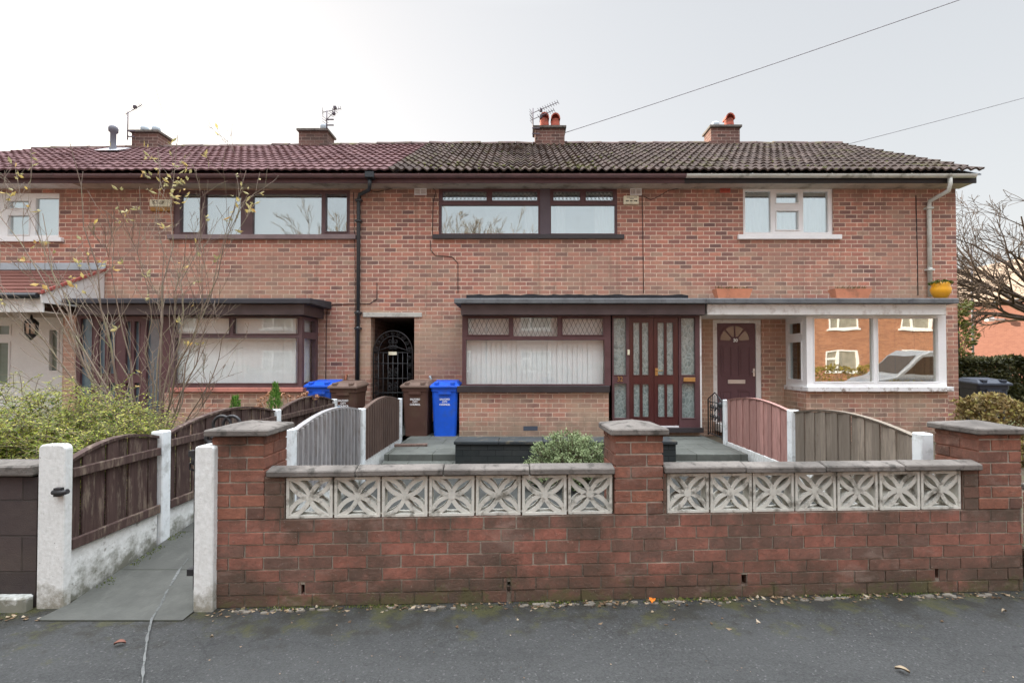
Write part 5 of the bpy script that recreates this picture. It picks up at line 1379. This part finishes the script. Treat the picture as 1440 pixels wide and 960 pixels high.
# ------------------------------------------------------------------ vegetation
def rdir(d, spread):
    d = Vector(d).normalized(); a = d.orthogonal().normalized(); b = d.cross(a); t = rnd.uniform(0, 2*PI); s_ = math.tan(spread)*rnd.uniform(.5, 1)
    return (d+(a*math.cos(t)+b*math.sin(t))*s_).normalized()
def branch(mb, p, d, L, r, depth, up=.1, wig=.12, kids=(3, 5), spread=.6, ratio=.62, tips=None, sides=5, seg=5, minr=.0022):
    pts = [Vector(p)]; rs = [r]; d = Vector(d).normalized()
    for i in range(seg):
        d = (d+Vector((rnd.uniform(-wig, wig), rnd.uniform(-wig, wig), rnd.uniform(-wig, wig)+up*.3))).normalized()
        pts.append(pts[-1]+d*L/seg); rs.append(max(minr, r*(1-.75*(i+1)/seg)))
    mb.tube(pts, rs, sides if r > .006 else 4, cap=False)
    if depth == 0:
        if tips is not None: tips.append((pts[-1], d, pts[-2]))
        return
    n = rnd.randint(*kids)
    for k_ in range(n):
        u = rnd.uniform(.25, 1.0); i = min(seg-1, int(u*seg)); q = pts[i].lerp(pts[i+1], u*seg-i)
        dd = (pts[i+1]-pts[i]).normalized()
        branch(mb, q, rdir(dd, spread), L*ratio*rnd.uniform(.6, 1.15)*(1.15-.4*u), max(minr, rs[i]*.62), depth-1, up, wig, kids, spread, ratio, tips, sides, seg, minr)
    if tips is not None: tips.append((pts[-1], d, pts[-2]))
# bare multi-stem shrub
sb_ = Vector((XX(214, 5.5, 590), 5.5, .18))
shrub = thing('bare_shrub', 'tall bare multi-stemmed shrub with a few yellow leaves rising over the green bush', 'shrub', tuple(sb_))
st = MB(); tips = []
aims = [(-30, 265), (22, 240), (60, 300), (98, 200), (150, 300), (196, 262), (222, 210), (250, 190), (286, 285), (335, 300), (346, 240), (310, 400), (-20, 380), (60, 400), (120, 380), (330, 450), (262, 330)]
for (px, py) in aims:
    dY = rnd.uniform(-.7, .9); e = W(px, py, 5.5+dY); b0 = sb_+Vector((rnd.uniform(-.12, .12), rnd.uniform(-.1, .1), 0))
    L = (e-b0).length; n = 9; pts = []; r0 = rnd.uniform(.008, .016)
    mid = b0.lerp(e, .5)+Vector(((e.x-b0.x)*rnd.uniform(-.12, .2), rnd.uniform(-.1, .1), L*rnd.uniform(-.06, .08)))
    for i in range(n+1):
        u = i/n; p = b0*(1-u)**2+mid*2*u*(1-u)+e*u*u; pts.append(p+Vector((rnd.uniform(-.045, .045), rnd.uniform(-.04, .04), 0))*(1 if 0 < i < n else 0))
    rs = [max(.0035, r0*(1-.85*i/n)) for i in range(n+1)]; st.tube(pts, rs, 6, cap=False)
    tips.append((pts[-1], pts[-1]-pts[-2], pts[-2]))
    for k_ in range(rnd.randint(8, 11)):
        u = rnd.uniform(.15, .97); i = min(n-1, int(u*n)); q = pts[i].lerp(pts[i+1], u*n-i); dd = (pts[i+1]-pts[i]).normalized()
        branch(st, q, rdir((dd+Vector((0, 0, .15))), .62), L*.3*rnd.uniform(.45, 1.1)*(1.2-.7*u), min(.006, rs[i]*.5), rnd.choice((0, 1, 1, 2)), up=.12, wig=.16, kids=(2, 3), spread=.7, tips=tips, minr=.0021)
st.build('stems', TWIGB, shrub)
lv = MB()
for (p, d, q) in tips:
    z = p.z
    if rnd.random() < (.12 if z > 2.3 else .03):
        for k_ in range(rnd.randint(1, 4)):
            s_ = p.lerp(q, rnd.uniform(0, 1.2)); lv.leaf(s_, (Vector(d).normalized()*.4+Vector((rnd.uniform(-1, 1), rnd.uniform(-1, 1), rnd.uniform(-.8, .9)))), (rnd.uniform(-1, 1), rnd.uniform(-1, .2), .5), rnd.uniform(.045, .1), rnd.uniform(.022, .045))
for (px, py, nn) in ((250, 262, 40), (345, 275, 12), (212, 245, 10), (205, 215, 5), (160, 300, 6), (20, 265, 6)):      # leafier tops
    for k_ in range(nn):
        s_ = W(px+rnd.gauss(0, 9), py+rnd.gauss(0, 22), 5.5+rnd.uniform(-.15, .15)); lv.leaf(s_, (rnd.uniform(-1, 1), rnd.uniform(-1, .3), rnd.uniform(-.7, 1)), (rnd.uniform(-1, 1), -1, .4), rnd.uniform(.045, .095), rnd.uniform(.022, .042))
lv.build('leaves', YLEAF, shrub)

# golden evergreen bush
def spray_bush(name, label, base, centre_pts, nspray, mat, twig, llen, lw_, slen, droop, leaves=14, keep=None):
    t = thing(name, label, 'bush', base)
    lm, tm = MB(), MB()
    for i in range(nspray):
        c, rx, ry, rz = rnd.choice(centre_pts); c = Vector(c)
        d = Vector((rnd.gauss(0, 1), rnd.gauss(0, 1), abs(rnd.gauss(0, 1))*.9+.05)).normalized()
        k_ = rnd.uniform(.45, 1.0)**.6
        p = c+Vector((d.x*rx, d.y*ry, d.z*rz))*k_
        dr = (d*Vector((1, 1, .45))+Vector((rnd.uniform(-.8, .8), rnd.uniform(-.7, .5), rnd.uniform(-.1, .32)))).normalized()
        L = slen*rnd.uniform(.5, 1.25); pts = [p]; n = 6
        for q in range(n): dr = (dr+Vector((0, 0, -droop*(q+1)/n))).normalized(); pts.append(pts[-1]+dr*L/n)
        if keep and not (keep(pts[0]) and keep(pts[3]) and keep(pts[-1])): continue
        tm.tube([pts[0], pts[2], pts[4], pts[6]], [.003, .0025, .002, .0012], 3, cap=False)
        for q in range(leaves):
            u = (q+rnd.random())/leaves*n; a = min(n-1, int(u)); pp = pts[a].lerp(pts[a+1], u-a); tg = (pts[a+1]-pts[a]).normalized()
            sd = tg.cross(Vector((0, 0, 1))); sd = sd.normalized() if sd.length > .01 else Vector((1, 0, 0))
            lm.leaf(pp, tg*.55+sd*(1 if q % 2 else -1)+Vector((0, 0, rnd.uniform(-.2, .5))), (rnd.uniform(-.4, .4), rnd.uniform(-.5, .2), 1), llen*rnd.uniform(.7, 1.3), lw_)
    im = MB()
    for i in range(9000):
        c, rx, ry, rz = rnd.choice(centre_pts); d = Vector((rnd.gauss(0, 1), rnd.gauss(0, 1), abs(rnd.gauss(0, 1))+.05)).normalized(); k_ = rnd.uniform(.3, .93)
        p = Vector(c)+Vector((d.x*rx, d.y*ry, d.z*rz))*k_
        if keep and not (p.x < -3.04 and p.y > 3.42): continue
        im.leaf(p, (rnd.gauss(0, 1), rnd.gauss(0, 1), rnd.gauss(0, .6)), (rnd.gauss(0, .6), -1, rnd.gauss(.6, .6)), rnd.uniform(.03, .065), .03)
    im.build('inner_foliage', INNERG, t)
    tm.build('twigs', twig, t); lm.build('leaves', mat, t); return t
bc = [((XX(50, 4.2, 600), 4.35, .2), 1.0, .75, 1.14), ((XX(150, 4.2, 600), 4.2, .2), .62, .6, 1.02), ((XX(-50, 4.2, 600), 4.4, .2), 1.0, .7, 1.14), ((XX(190, 4.1, 640), 4.05, .25), .42, .45, .76), ((XX(100, 3.9, 640), 3.75, .3), .8, .42, .8), ((XX(10, 3.9, 640), 3.7, .3), .8, .42, .82), ((XX(120, 3.6, 640), 3.6, .3), .45, .3, .62), ((XX(-20, 3.6, 640), 3.55, .3), .6, .25, .62)]
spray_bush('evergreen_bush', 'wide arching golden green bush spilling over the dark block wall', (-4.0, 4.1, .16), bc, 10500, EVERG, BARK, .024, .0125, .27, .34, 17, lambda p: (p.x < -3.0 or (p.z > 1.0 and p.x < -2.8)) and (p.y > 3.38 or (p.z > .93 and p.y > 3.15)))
# grey-green shrub inside the front wall
hb_ = Vector((XX(800, 5.75, 640), 5.75, .12)); hebe = thing('garden_shrub', 'rounded grey-green shrub in front of the black planter wall', 'shrub', tuple(hb_))
tm, lm = MB(), MB()
for i in range(430):
    d = Vector((rnd.gauss(0, 1)*.95+.1, rnd.gauss(0, 1)*.6, abs(rnd.gauss(0, 1))*.8+.18)).normalized(); L = rnd.uniform(.36, .62)
    e = hb_+Vector((d.x*.55, d.y*.44, d.z*.58))*(L/.58); tm.tube([hb_+d*.06, hb_.lerp(e, .5)+Vector((rnd.uniform(-.03, .03), 0, .03)), e], [.006, .004, .003], 4, cap=False)
    for q in range(24):
        a = rnd.uniform(0, 2*PI); lm.leaf(e+Vector((rnd.gauss(0, .018), rnd.gauss(0, .018), rnd.gauss(-.008, .022))), d*.4+Vector((math.cos(a), math.sin(a), .5)), (0, -.4, 1), rnd.uniform(.025, .045), .016)
tm.build('stems', BARK, hebe); lm.build('leaves', HEBE, hebe)
# small conifer and dried hydrangea heads behind the left fence
cb_ = Vector((XX(387, 6.7, 570), 6.7, .16)); con = thing('young_conifer', 'small bright green conifer poking above the brown fence', 'conifer', tuple(cb_)); lm = MB(); ct = ZZ(541, 6.7)
for i in range(900):
    u = rnd.random(); z = cb_.z+.3+(ct-cb_.z-.3)*u; rr = .2*(1-u)**.9+.012; a = rnd.uniform(0, 2*PI)
    p = Vector((cb_.x+rr*math.cos(a)*rnd.random()**.5, cb_.y+rr*math.sin(a), z)); lm.leaf(p, (math.cos(a)*.45, math.sin(a)*.45, 1), (math.cos(a), math.sin(a), 0), rnd.uniform(.04, .075), .014)
lm.build('foliage', CONIF, con); MB().tube([cb_, (cb_.x, cb_.y, ct-.1)], [.015, .004], 6).build('stem', BARK, con)
con2 = dup(con, (XX(331, 6.2, 570), 6.2, .02), 1.3, 'tiny bright green conifer just showing above the longest brown fence panel')
hy = thing('hydrangea', 'hydrangea with dried brown flower heads below the left bay window', 'shrub', (XX(400, 6.9, 570), 7.1, .16)); hm, hs_ = MB(), MB(); hb0 = Vector((XX(400, 7.1, 570), 7.1, .16))
for (px, py) in ((366, 562), (374, 557), (381, 552), (362, 572), (398, 556), (405, 559), (419, 560), (426, 556), (430, 554), (444, 558), (390, 549), (369, 568), (377, 563), (412, 564)):
    c = W(px, py, 7.1+rnd.uniform(-.2, .2)); hs_.tube([hb0+Vector((rnd.uniform(-.1, .1), 0, 0)), hb0.lerp(c, .6)+Vector((0, 0, .05)), c], .005, 4)
    hm = MB()
    for q in range(46):
        d = Vector((rnd.gauss(0, 1), rnd.gauss(0, 1), rnd.gauss(.3, 1))).normalized(); a = d.orthogonal(); hm.leaf(c+d*.045*rnd.uniform(.6, 1.1), a, d, .026, .02)
    hm.build('flower_head', HYDR, hy)
hs_.build('stems', BARK, hy)

# hedges
def hedge(name, label, x0, x1, y0, y1, z0, z1, mat, n, ll, lw_, kind_group=None, bulge=.06):
    t = thing(name, label, 'hedge', ((x0+x1)/2, (y0+y1)/2, z0))
    m = MB()
    for i in range(n):
        f = rnd.random(); x, y, z = rnd.uniform(x0, x1), rnd.uniform(y0, y1), rnd.uniform(z0, z1)
        if f < .45: y = y0+abs(rnd.gauss(0, .07)); nr = Vector((0, -1, .2))
        elif f < .75: z = z1-abs(rnd.gauss(0, .07)); nr = Vector((0, -.2, 1))
        elif f < .9: x = x0+abs(rnd.gauss(0, .07)); nr = Vector((-1, 0, .2))
        else: nr = Vector((rnd.gauss(0, 1), -1, .5))
        w = bulge*(math.sin(x*3.1+z*2)+math.sin(x*7.3-y*4+1))
        p = Vector((x, y+w*.6, z+w))
        m.leaf(p, (rnd.gauss(0, 1), rnd.gauss(0, 1), rnd.gauss(.4, 1)), nr+Vector((rnd.gauss(0, .6), rnd.gauss(0, .6), rnd.gauss(0, .6))), ll*rnd.uniform(.6, 1.3), lw_)
    m.build('leaves', mat, t)
    s_ = MB()
    for i in range(int((x1-x0)*14)):
        b = Vector((rnd.uniform(x0, x1), rnd.uniform(y0+.1, y1), z0)); branch(s_, b, (rnd.uniform(-.3, .3), rnd.uniform(-.2, .2), 1), (z1-z0)*.75, .012, 1, kids=(3, 5), spread=.6)
    s_.build('stems', BARK, t)
    return t
hedge('beech_hedge', 'tall light brown leafy hedge behind the right brick pier', 5.98, 8.6, 6.3, 6.9, .1, 1.02, HEDGB, 12000, .06, .036)
hedge('privet_hedge', 'dark green clipped hedge in front of the red gable wall', 11.6, 17, 13.6, 14.8, .1, 1.62, HEDGD, 34000, .1, .065, bulge=.03)

# bare tree on the right
tb = Vector((18.0, 16.5, .1)); bt = thing('bare_tree', 'spreading leafless tree behind the right end of the row', 'tree', tuple(tb)); tm = MB()
tp = [tb, tb+Vector((-.15, 0, 1.2)), tb+Vector((-.1, .1, 2.9))]; tm.tube(tp, [.26, .2, .17], 10); tm.build('trunk', BARKD, bt)
cr = MB()
for i in range(24):
    a = rnd.uniform(PI*.55, PI*1.5) if i < 18 else rnd.uniform(0, 2*PI); d = Vector((math.cos(a), math.sin(a)*.7, rnd.uniform(.2, 1.15)))
    branch(cr, tp[2]-Vector((0, 0, rnd.uniform(0, .5))), d, rnd.uniform(3.0, 4.6), .075, 3, up=-.03, wig=.18, kids=(5, 7), spread=.75, ratio=.56, seg=6, minr=.006)
cr.build('crown', BARKD, bt)
# ivy clad clump
iv = thing('ivy_clump', 'tall narrow ivy covered stump at the corner of the end house', 'bush', (13.6, 15.5, .1)); lm = MB()
for i in range(1500):
    u = rnd.random(); z = .1+3.3*u; a = rnd.uniform(0, 2*PI); rr = .55*(1-.5*u)*math.sqrt(rnd.random())+.1*math.sin(z*6)
    lm.leaf((13.6+rr*math.cos(a), 15.5+rr*math.sin(a), z), (math.cos(a), math.sin(a), rnd.uniform(-.5, .6)), (math.cos(a), math.sin(a)-.5, .3), .13, .09)
lm.build('leaves', leafmat('ivy_leaf', [(0, C(78,88,44)), (1, C(130,128,70))]), iv); MB().tube([(13.6, 15.5, .1), (13.6, 15.5, 2.8)], [.12, .05], 7).build('stem', BARKD, iv)
# red gable building on the right
rg = thing('gable_building', 'red brick side wall of a building beyond the hedge on the right', 'house', (30, 31, .1))
MB().box(27.6, 40, 24.5, 38, .1, 5.0).build('wall', OR, rg)
MB().prism([(27.3, 24.2, 5.0), (27.3, 38.3, 5.0), (33.8, 38.3, 8.4), (33.8, 24.2, 8.4)], (.0, .0, .12)).build('roof', paint('orange_lit_tile', C(168,146,124,.75), .85, .15), rg)
fl = thing('flood_lamp', 'white floodlight bracket fixed to the red gable wall', 'lamp', (27.5, 28.4, 3.9)); MB().box(26.95, 27.598, 28.33, 28.47, 3.9, 4.0).build('arm', WHITE, fl); MB().box(26.6, 26.97, 28.25, 28.55, 3.82, 4.05).build('head', WHITE, fl, bevel=.03)
dp_ = MB().tube([(26.2, 25.0, .1), (26.2, 25.0, 7.5)], .05, 8).build('lamp_pole', WIREG, orig=(26.2, 25.0, .1)); dp_.location = W(1368, 480, 26.0); dp_.location.z = .1
tag(dp_, 'slim dark pole in front of the red gable wall', 'pole')

# ------------------------------------------------------------------ across the street (seen only as reflections)
FARG = paint('far_window_glass', C(150,146,136), .08, .2, spec=.8, bump=0)
def opposite(xa, xb, label, wins):
    t = thing('facing_house', label, 'house', ((xa+xb)/2, -11.5, 0), 'houses across the street')
    hs = [(a, b, c, d) for a, b, c, d in wins]
    m = MB().slab(xa, xb, 0, 5.0, -11.3, -11.0, hs); m.slab(xa, xb, 0, 5.0, -18.2, -18); m.box(xa, xa+.2, -17.999, -11.301, 0, 5.0); m.box(xb-.2, xb, -17.999, -11.301, 0, 5.0); m.build('wall', OB, t)
    MB().prism([(xa-.1, -10.6, 4.9), (xa-.1, -18.6, 4.9), (xa-.1, -14.6, 7.3)], (xb-xa+.2, 0, 0)).build('roof', TILER, t)
    for q in hs:
        w3 = (q[1]-q[0])/3; pn_ = [(q[0]+.08, q[0]+w3-.04, q[2]+.08, q[3]-.5), (q[0]+.08, q[0]+w3-.04, q[3]-.4, q[3]-.08), (q[0]+w3+.06, q[1]-.08, q[2]+.08, q[3]-.08)]
        f = MB().slab(*q, -11.08, -11.0+.02, pn_); f.box(q[0]-.1, q[1]+.1, -11.02+.025, -10.9, q[2]-.1, q[2]-.002); f = f.build('window', WHITE, t)
        g_ = MB()
        for p in pn_: g_.box(p[0], p[1], -11.06, -11.05, p[2], p[3])
        g_.build('pane', FARG, f)
opposite(-22, -2, 'red brick terrace across the street, its left half', [(x, x+1.7, z, z+1.15) for x in (-20, -14.5, -9, -4.5) for z in (3.35, 1.0)])
opposite(-1.9, 8, 'red brick terrace across the street, its middle part', [(x, x+1.7, z, z+1.15) for x in (0, 4.6) for z in (3.35, 1.0)])
opposite(8.1, 30, 'sunlit orange brick terrace across the street, its right half', [(x, x+1.7, z, z+1.15) for x in (9.2, 13.0, 17.2, 21.4, 25.6) for z in (3.35, 1.0)])
hedge('front_hedge', 'olive green hedge in front of the houses across the street', -20, 28, -8.9, -8.2, 0, 1.25, leafmat('olive_hedge_leaf', [(0, C(110,100,40)), (1, C(168,150,66))]), 16000, .14, .09)
# silver van at the kerb
van = thing('parked_van', 'silver van parked across the street', 'van', (15.6, -3.4, -.12)); vx0, vy0, vz = 13.6, -4.2, -.12
prof = [(0, .35), (.0, .8), (.35, 1.0), (1.05, 1.12), (2.0, 1.9), (2.4, 2.08), (4.6, 2.1), (4.9, 1.9), (5.0, .9), (5.0, .35)]
m = MB().prism([(vx0+x, vy0, vz+z) for x, z in prof], (0, 1.75, 0)); m.build('body', CARW, van, bevel=.06)
gm2 = MB().prism([(vx0+1.16, vy0+.14, vz+1.225), (vx0+1.94, vy0+.2, vz+1.865), (vx0+1.94, vy0+1.55, vz+1.865), (vx0+1.16, vy0+1.61, vz+1.225)], (-.014, 0, .017))
for y in (vy0-.006, vy0+1.756):
    gm2.poly([(vx0+1.35, y, vz+1.15), (vx0+2.1, y, vz+1.8), (vx0+2.75, y, vz+1.85), (vx0+2.75, y, vz+1.15)]); gm2.poly([(vx0+2.85, y, vz+1.15), (vx0+2.85, y, vz+1.85), (vx0+4.5, y, vz+1.82), (vx0+4.6, y, vz+1.15)])
gm2.build('window', paint('dark_car_glass', C(60,50,44), .08, .05, spec=.8, bump=0), van)
for x in (.95, 4.1):
    for y in (vy0+.1, vy0+1.65):
        MB().lathe((0, 0, -.1), [(.2, 0), (.32, .01), (.32, .19), (.2, .2)], 20).xf(Matrix.Translation((vx0+x, y, vz+.32)) @ Matrix.Rotation(PI/2, 4, 'X')).build('wheel', RUBBER, van)
# bare street trees behind the far houses
for i, (x, y, lb) in enumerate(((-4.6, -24, 'bare tree rising behind the middle of the far terrace'), (-15.5, -25, 'bare tree rising behind the left of the far terrace'))):
    t = thing('street_tree', lb, 'tree', (x, y, 0), 'trees behind the far terrace'); m = MB().tube([(x, y, 0), (x, y, 4)], [.3, .2], 8); m.build('trunk', BARKD, t); cr = MB()
    for k_ in range(9):
        a = k_*2*PI/9; branch(cr, (x, y, 3.4+rnd.uniform(0, .8)), (math.cos(a)*.4, math.sin(a)*.4, 1), 8.5, .09, 3, up=.12, wig=.1, kids=(5, 7), spread=.5, ratio=.5, minr=.012)
    cr.build('crown', BARK, t)

# ------------------------------------------------------------------ litter along the foot of the wall
lt = MB()
def wall_y(x): return 3.15+(x+1.945)*.045
for i in range(520):
    x = rnd.uniform(-1.9, 3.6); y = wall_y(x)-.015-abs(rnd.gauss(0, .045)) if rnd.random() < .8 else rnd.uniform(1.9, 3.05)
    a = rnd.uniform(0, 2*PI); s_ = rnd.uniform(.012, .04) if y > 2.9 else rnd.uniform(.006, .016)
    lt.leaf((x, y, .006), (math.cos(a), math.sin(a), rnd.uniform(0, .25)), (rnd.uniform(-.4, .4), rnd.uniform(-.4, .4), 1), s_, s_*.6, .5)
for i in range(50):
    x = rnd.uniform(-3.9, -2.85); y = 3.06-abs(rnd.gauss(0, .03)); a = rnd.uniform(0, 2*PI); lt.leaf((x, y, .006), (math.cos(a), math.sin(a), .1), (0, 0, 1), .03, .02)
o = lt.build('leaf_litter', LITTER); o['kind'] = 'stuff'; o['label'] = 'dead leaves and grit along the foot of the walls'
mm = MB()
for i in range(900):
    cxm = rnd.choice((-1.5, -.9, .2, 1.0, 1.3, 2.1, 2.6, -3.4)); x = cxm+rnd.gauss(0, .12); y = (wall_y(x) if x > -2 else 3.1)-.012-abs(rnd.gauss(0, .02)); a = rnd.uniform(0, 2*PI)
    mm.leaf((x, y, .0), (math.cos(a)*.5, math.sin(a)*.5, 1), (0, -1, .2), rnd.uniform(.006, .022), .006)
for i in range(1500):      # moss growing along both edges of the path
    y = rnd.uniform(3.25, 5.8); x = -2.86+abs(rnd.gauss(0, .035)) if rnd.random() < .7 else -2.02-abs(rnd.gauss(0, .02)); a = rnd.uniform(0, 2*PI)
    if math.sin(y*7)+math.sin(y*17) < -.4: continue
    zz = .012+(y-3.2)*.1126 if y < 4.07 else .11+(y-4.07)*.0968
    mm.leaf((x, y, zz-.004), (math.cos(a)*.7, math.sin(a)*.7, .8), (0, -1, .2), rnd.uniform(.006, .02), .008)
o = mm.build('wall_moss', GREENP); o['kind'] = 'stuff'; o['label'] = 'tufts of moss and weed at the foot of the wall and along the path edges'
rb_ = MB()
for i in range(120):
    x = rnd.choice((-1.5, -.6, .1, .3, .65, 1.2, 1.9, 2.7, 3.0))+rnd.gauss(0, .14); y = wall_y(x)-.035-abs(rnd.gauss(0, .02)); s_ = rnd.uniform(.008, .03)
    pts = [(x+s_*rnd.uniform(.7, 1.2)*math.cos(a), y+s_*.5*math.sin(a), .0) for a in [2*PI*q/6 for q in range(6)]]; rb_.prism(pts, (0, 0, rnd.uniform(.004, .01)))
o = rb_.build('mortar_crumbs', DIRTM); o['kind'] = 'stuff'; o['label'] = 'crumbled mortar along the foot of the wall'
def litter_leaf(px, py, l, w, mat, label, rz, name='fallen_leaf', cat='leaf'):
    Y = (CAMZ-.01)*FPX/(py-508); m = MB(); n = 7; k0 = len(m.v)
    for i in range(n+1):
        u = i/n; ww = w*math.sin(PI*min(.98, u*.92+.06))**.7
        for s_ in (-1, 0, 1): m.v.append(Vector(((u-.5)*l, s_*ww*.5, .004+.012*abs(s_)+.01*math.sin(PI*u))))
    for i in range(n):
        for q in range(2): a = k0+3*i+q; m.f.append([a, a+3, a+4, a+1]); m.sm.append(True)
    o = m.build(name, mat); o.location = ((px-732)/FPX*Y, Y, .004); o.rotation_euler = (0, 0, rz); tag(o, label, cat); return o
litter_leaf(916, 842, .05, .042, ORANGE, 'bright orange leaf on the pavement under the middle pier', 1.2)
litter_leaf(1263, 938, .06, .025, PAPER, 'pale dry leaf lying on the pavement at the lower right', -.7)
litter_leaf(174, 901, .055, .03, paint('brown_leaf', C(120,78,64), .7, .15), 'brown leaf lying on the pavement before the path', .3)
litter_leaf(1406, 857, .03, .016, PAPER, 'small pale scrap on the pavement near the right pier', .1)
litter_leaf(302, 893, .016, .012, PAPER, 'tiny white scrap on the pavement by the gate post', .4)

# ------------------------------------------------------------------ light
SUN_EL, SUN_AZ = 15.0, R(-50)           # sun low, beyond the left end of the terrace
to_sun = Vector((math.sin(SUN_AZ)*math.cos(R(SUN_EL)), math.cos(SUN_AZ)*math.cos(R(SUN_EL)), math.sin(R(SUN_EL))))
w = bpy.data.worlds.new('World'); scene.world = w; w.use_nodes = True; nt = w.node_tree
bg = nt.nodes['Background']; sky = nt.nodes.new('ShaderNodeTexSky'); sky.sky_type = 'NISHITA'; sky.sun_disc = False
sky.sun_elevation = R(SUN_EL); sky.sun_rotation = SUN_AZ; sky.air_density = 1.0; sky.dust_density = 2.5; sky.ozone_density = 1.0
gmn = nt.nodes.new('ShaderNodeGamma'); gmn.inputs[1].default_value = .3; nt.links.new(sky.outputs[0], gmn.inputs[0])   # thin high haze evens the sky out
hs = nt.nodes.new('ShaderNodeHueSaturation'); hs.inputs['Saturation'].default_value = .65; hs.inputs['Value'].default_value = 1.78; nt.links.new(gmn.outputs[0], hs.inputs['Color'])
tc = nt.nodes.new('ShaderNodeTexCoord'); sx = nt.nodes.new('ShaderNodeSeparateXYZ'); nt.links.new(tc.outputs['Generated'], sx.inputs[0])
mr = nt.nodes.new('ShaderNodeMapRange'); mr.interpolation_type = 'SMOOTHSTEP'; nt.links.new(sx.outputs[2], mr.inputs[0])       # sky boosted overhead, above the view: added light to lift the shaded facade
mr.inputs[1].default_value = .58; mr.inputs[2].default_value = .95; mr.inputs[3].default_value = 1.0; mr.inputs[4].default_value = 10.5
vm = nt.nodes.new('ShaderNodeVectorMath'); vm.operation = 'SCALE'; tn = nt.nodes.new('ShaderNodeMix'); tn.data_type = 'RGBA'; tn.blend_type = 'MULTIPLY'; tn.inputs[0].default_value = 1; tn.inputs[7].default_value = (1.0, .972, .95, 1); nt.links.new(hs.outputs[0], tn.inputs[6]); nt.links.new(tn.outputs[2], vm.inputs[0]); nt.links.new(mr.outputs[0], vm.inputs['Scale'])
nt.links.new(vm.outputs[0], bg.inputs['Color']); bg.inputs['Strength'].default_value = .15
sl_ = bpy.data.lights.new('Sun', 'SUN'); sl_.energy = 4.0; sl_.angle = R(.5); sl_.color = (1, .86, .68)
so = bpy.data.objects.new('Sun', sl_); COL.objects.link(so); so.rotation_euler = (-to_sun).to_track_quat('-Z', 'Y').to_euler(); so.location = to_sun*60

# ------------------------------------------------------------------ camera
cd = bpy.data.cameras.new('Camera'); cam = bpy.data.objects.new('Camera', cd); COL.objects.link(cam)
cam.location = (0, 0, CAMZ); cam.rotation_euler = (PI/2+TH, 0, 0)
cd.sensor_width = 36; cd.lens = FPX/1440*36; cd.shift_x = -12/1440; cd.shift_y = 15.8/1440; cd.clip_end = 1000; cd.clip_start = .05
scene.camera = cam
vs = scene.view_settings; vs.view_transform = 'Standard'; vs.look = 'None'; vs.gamma = 1; vs.use_curve_mapping = False; vs.exposure = 1.3
scene.cycles.max_bounces = 8; scene.cycles.transparent_max_bounces = 12
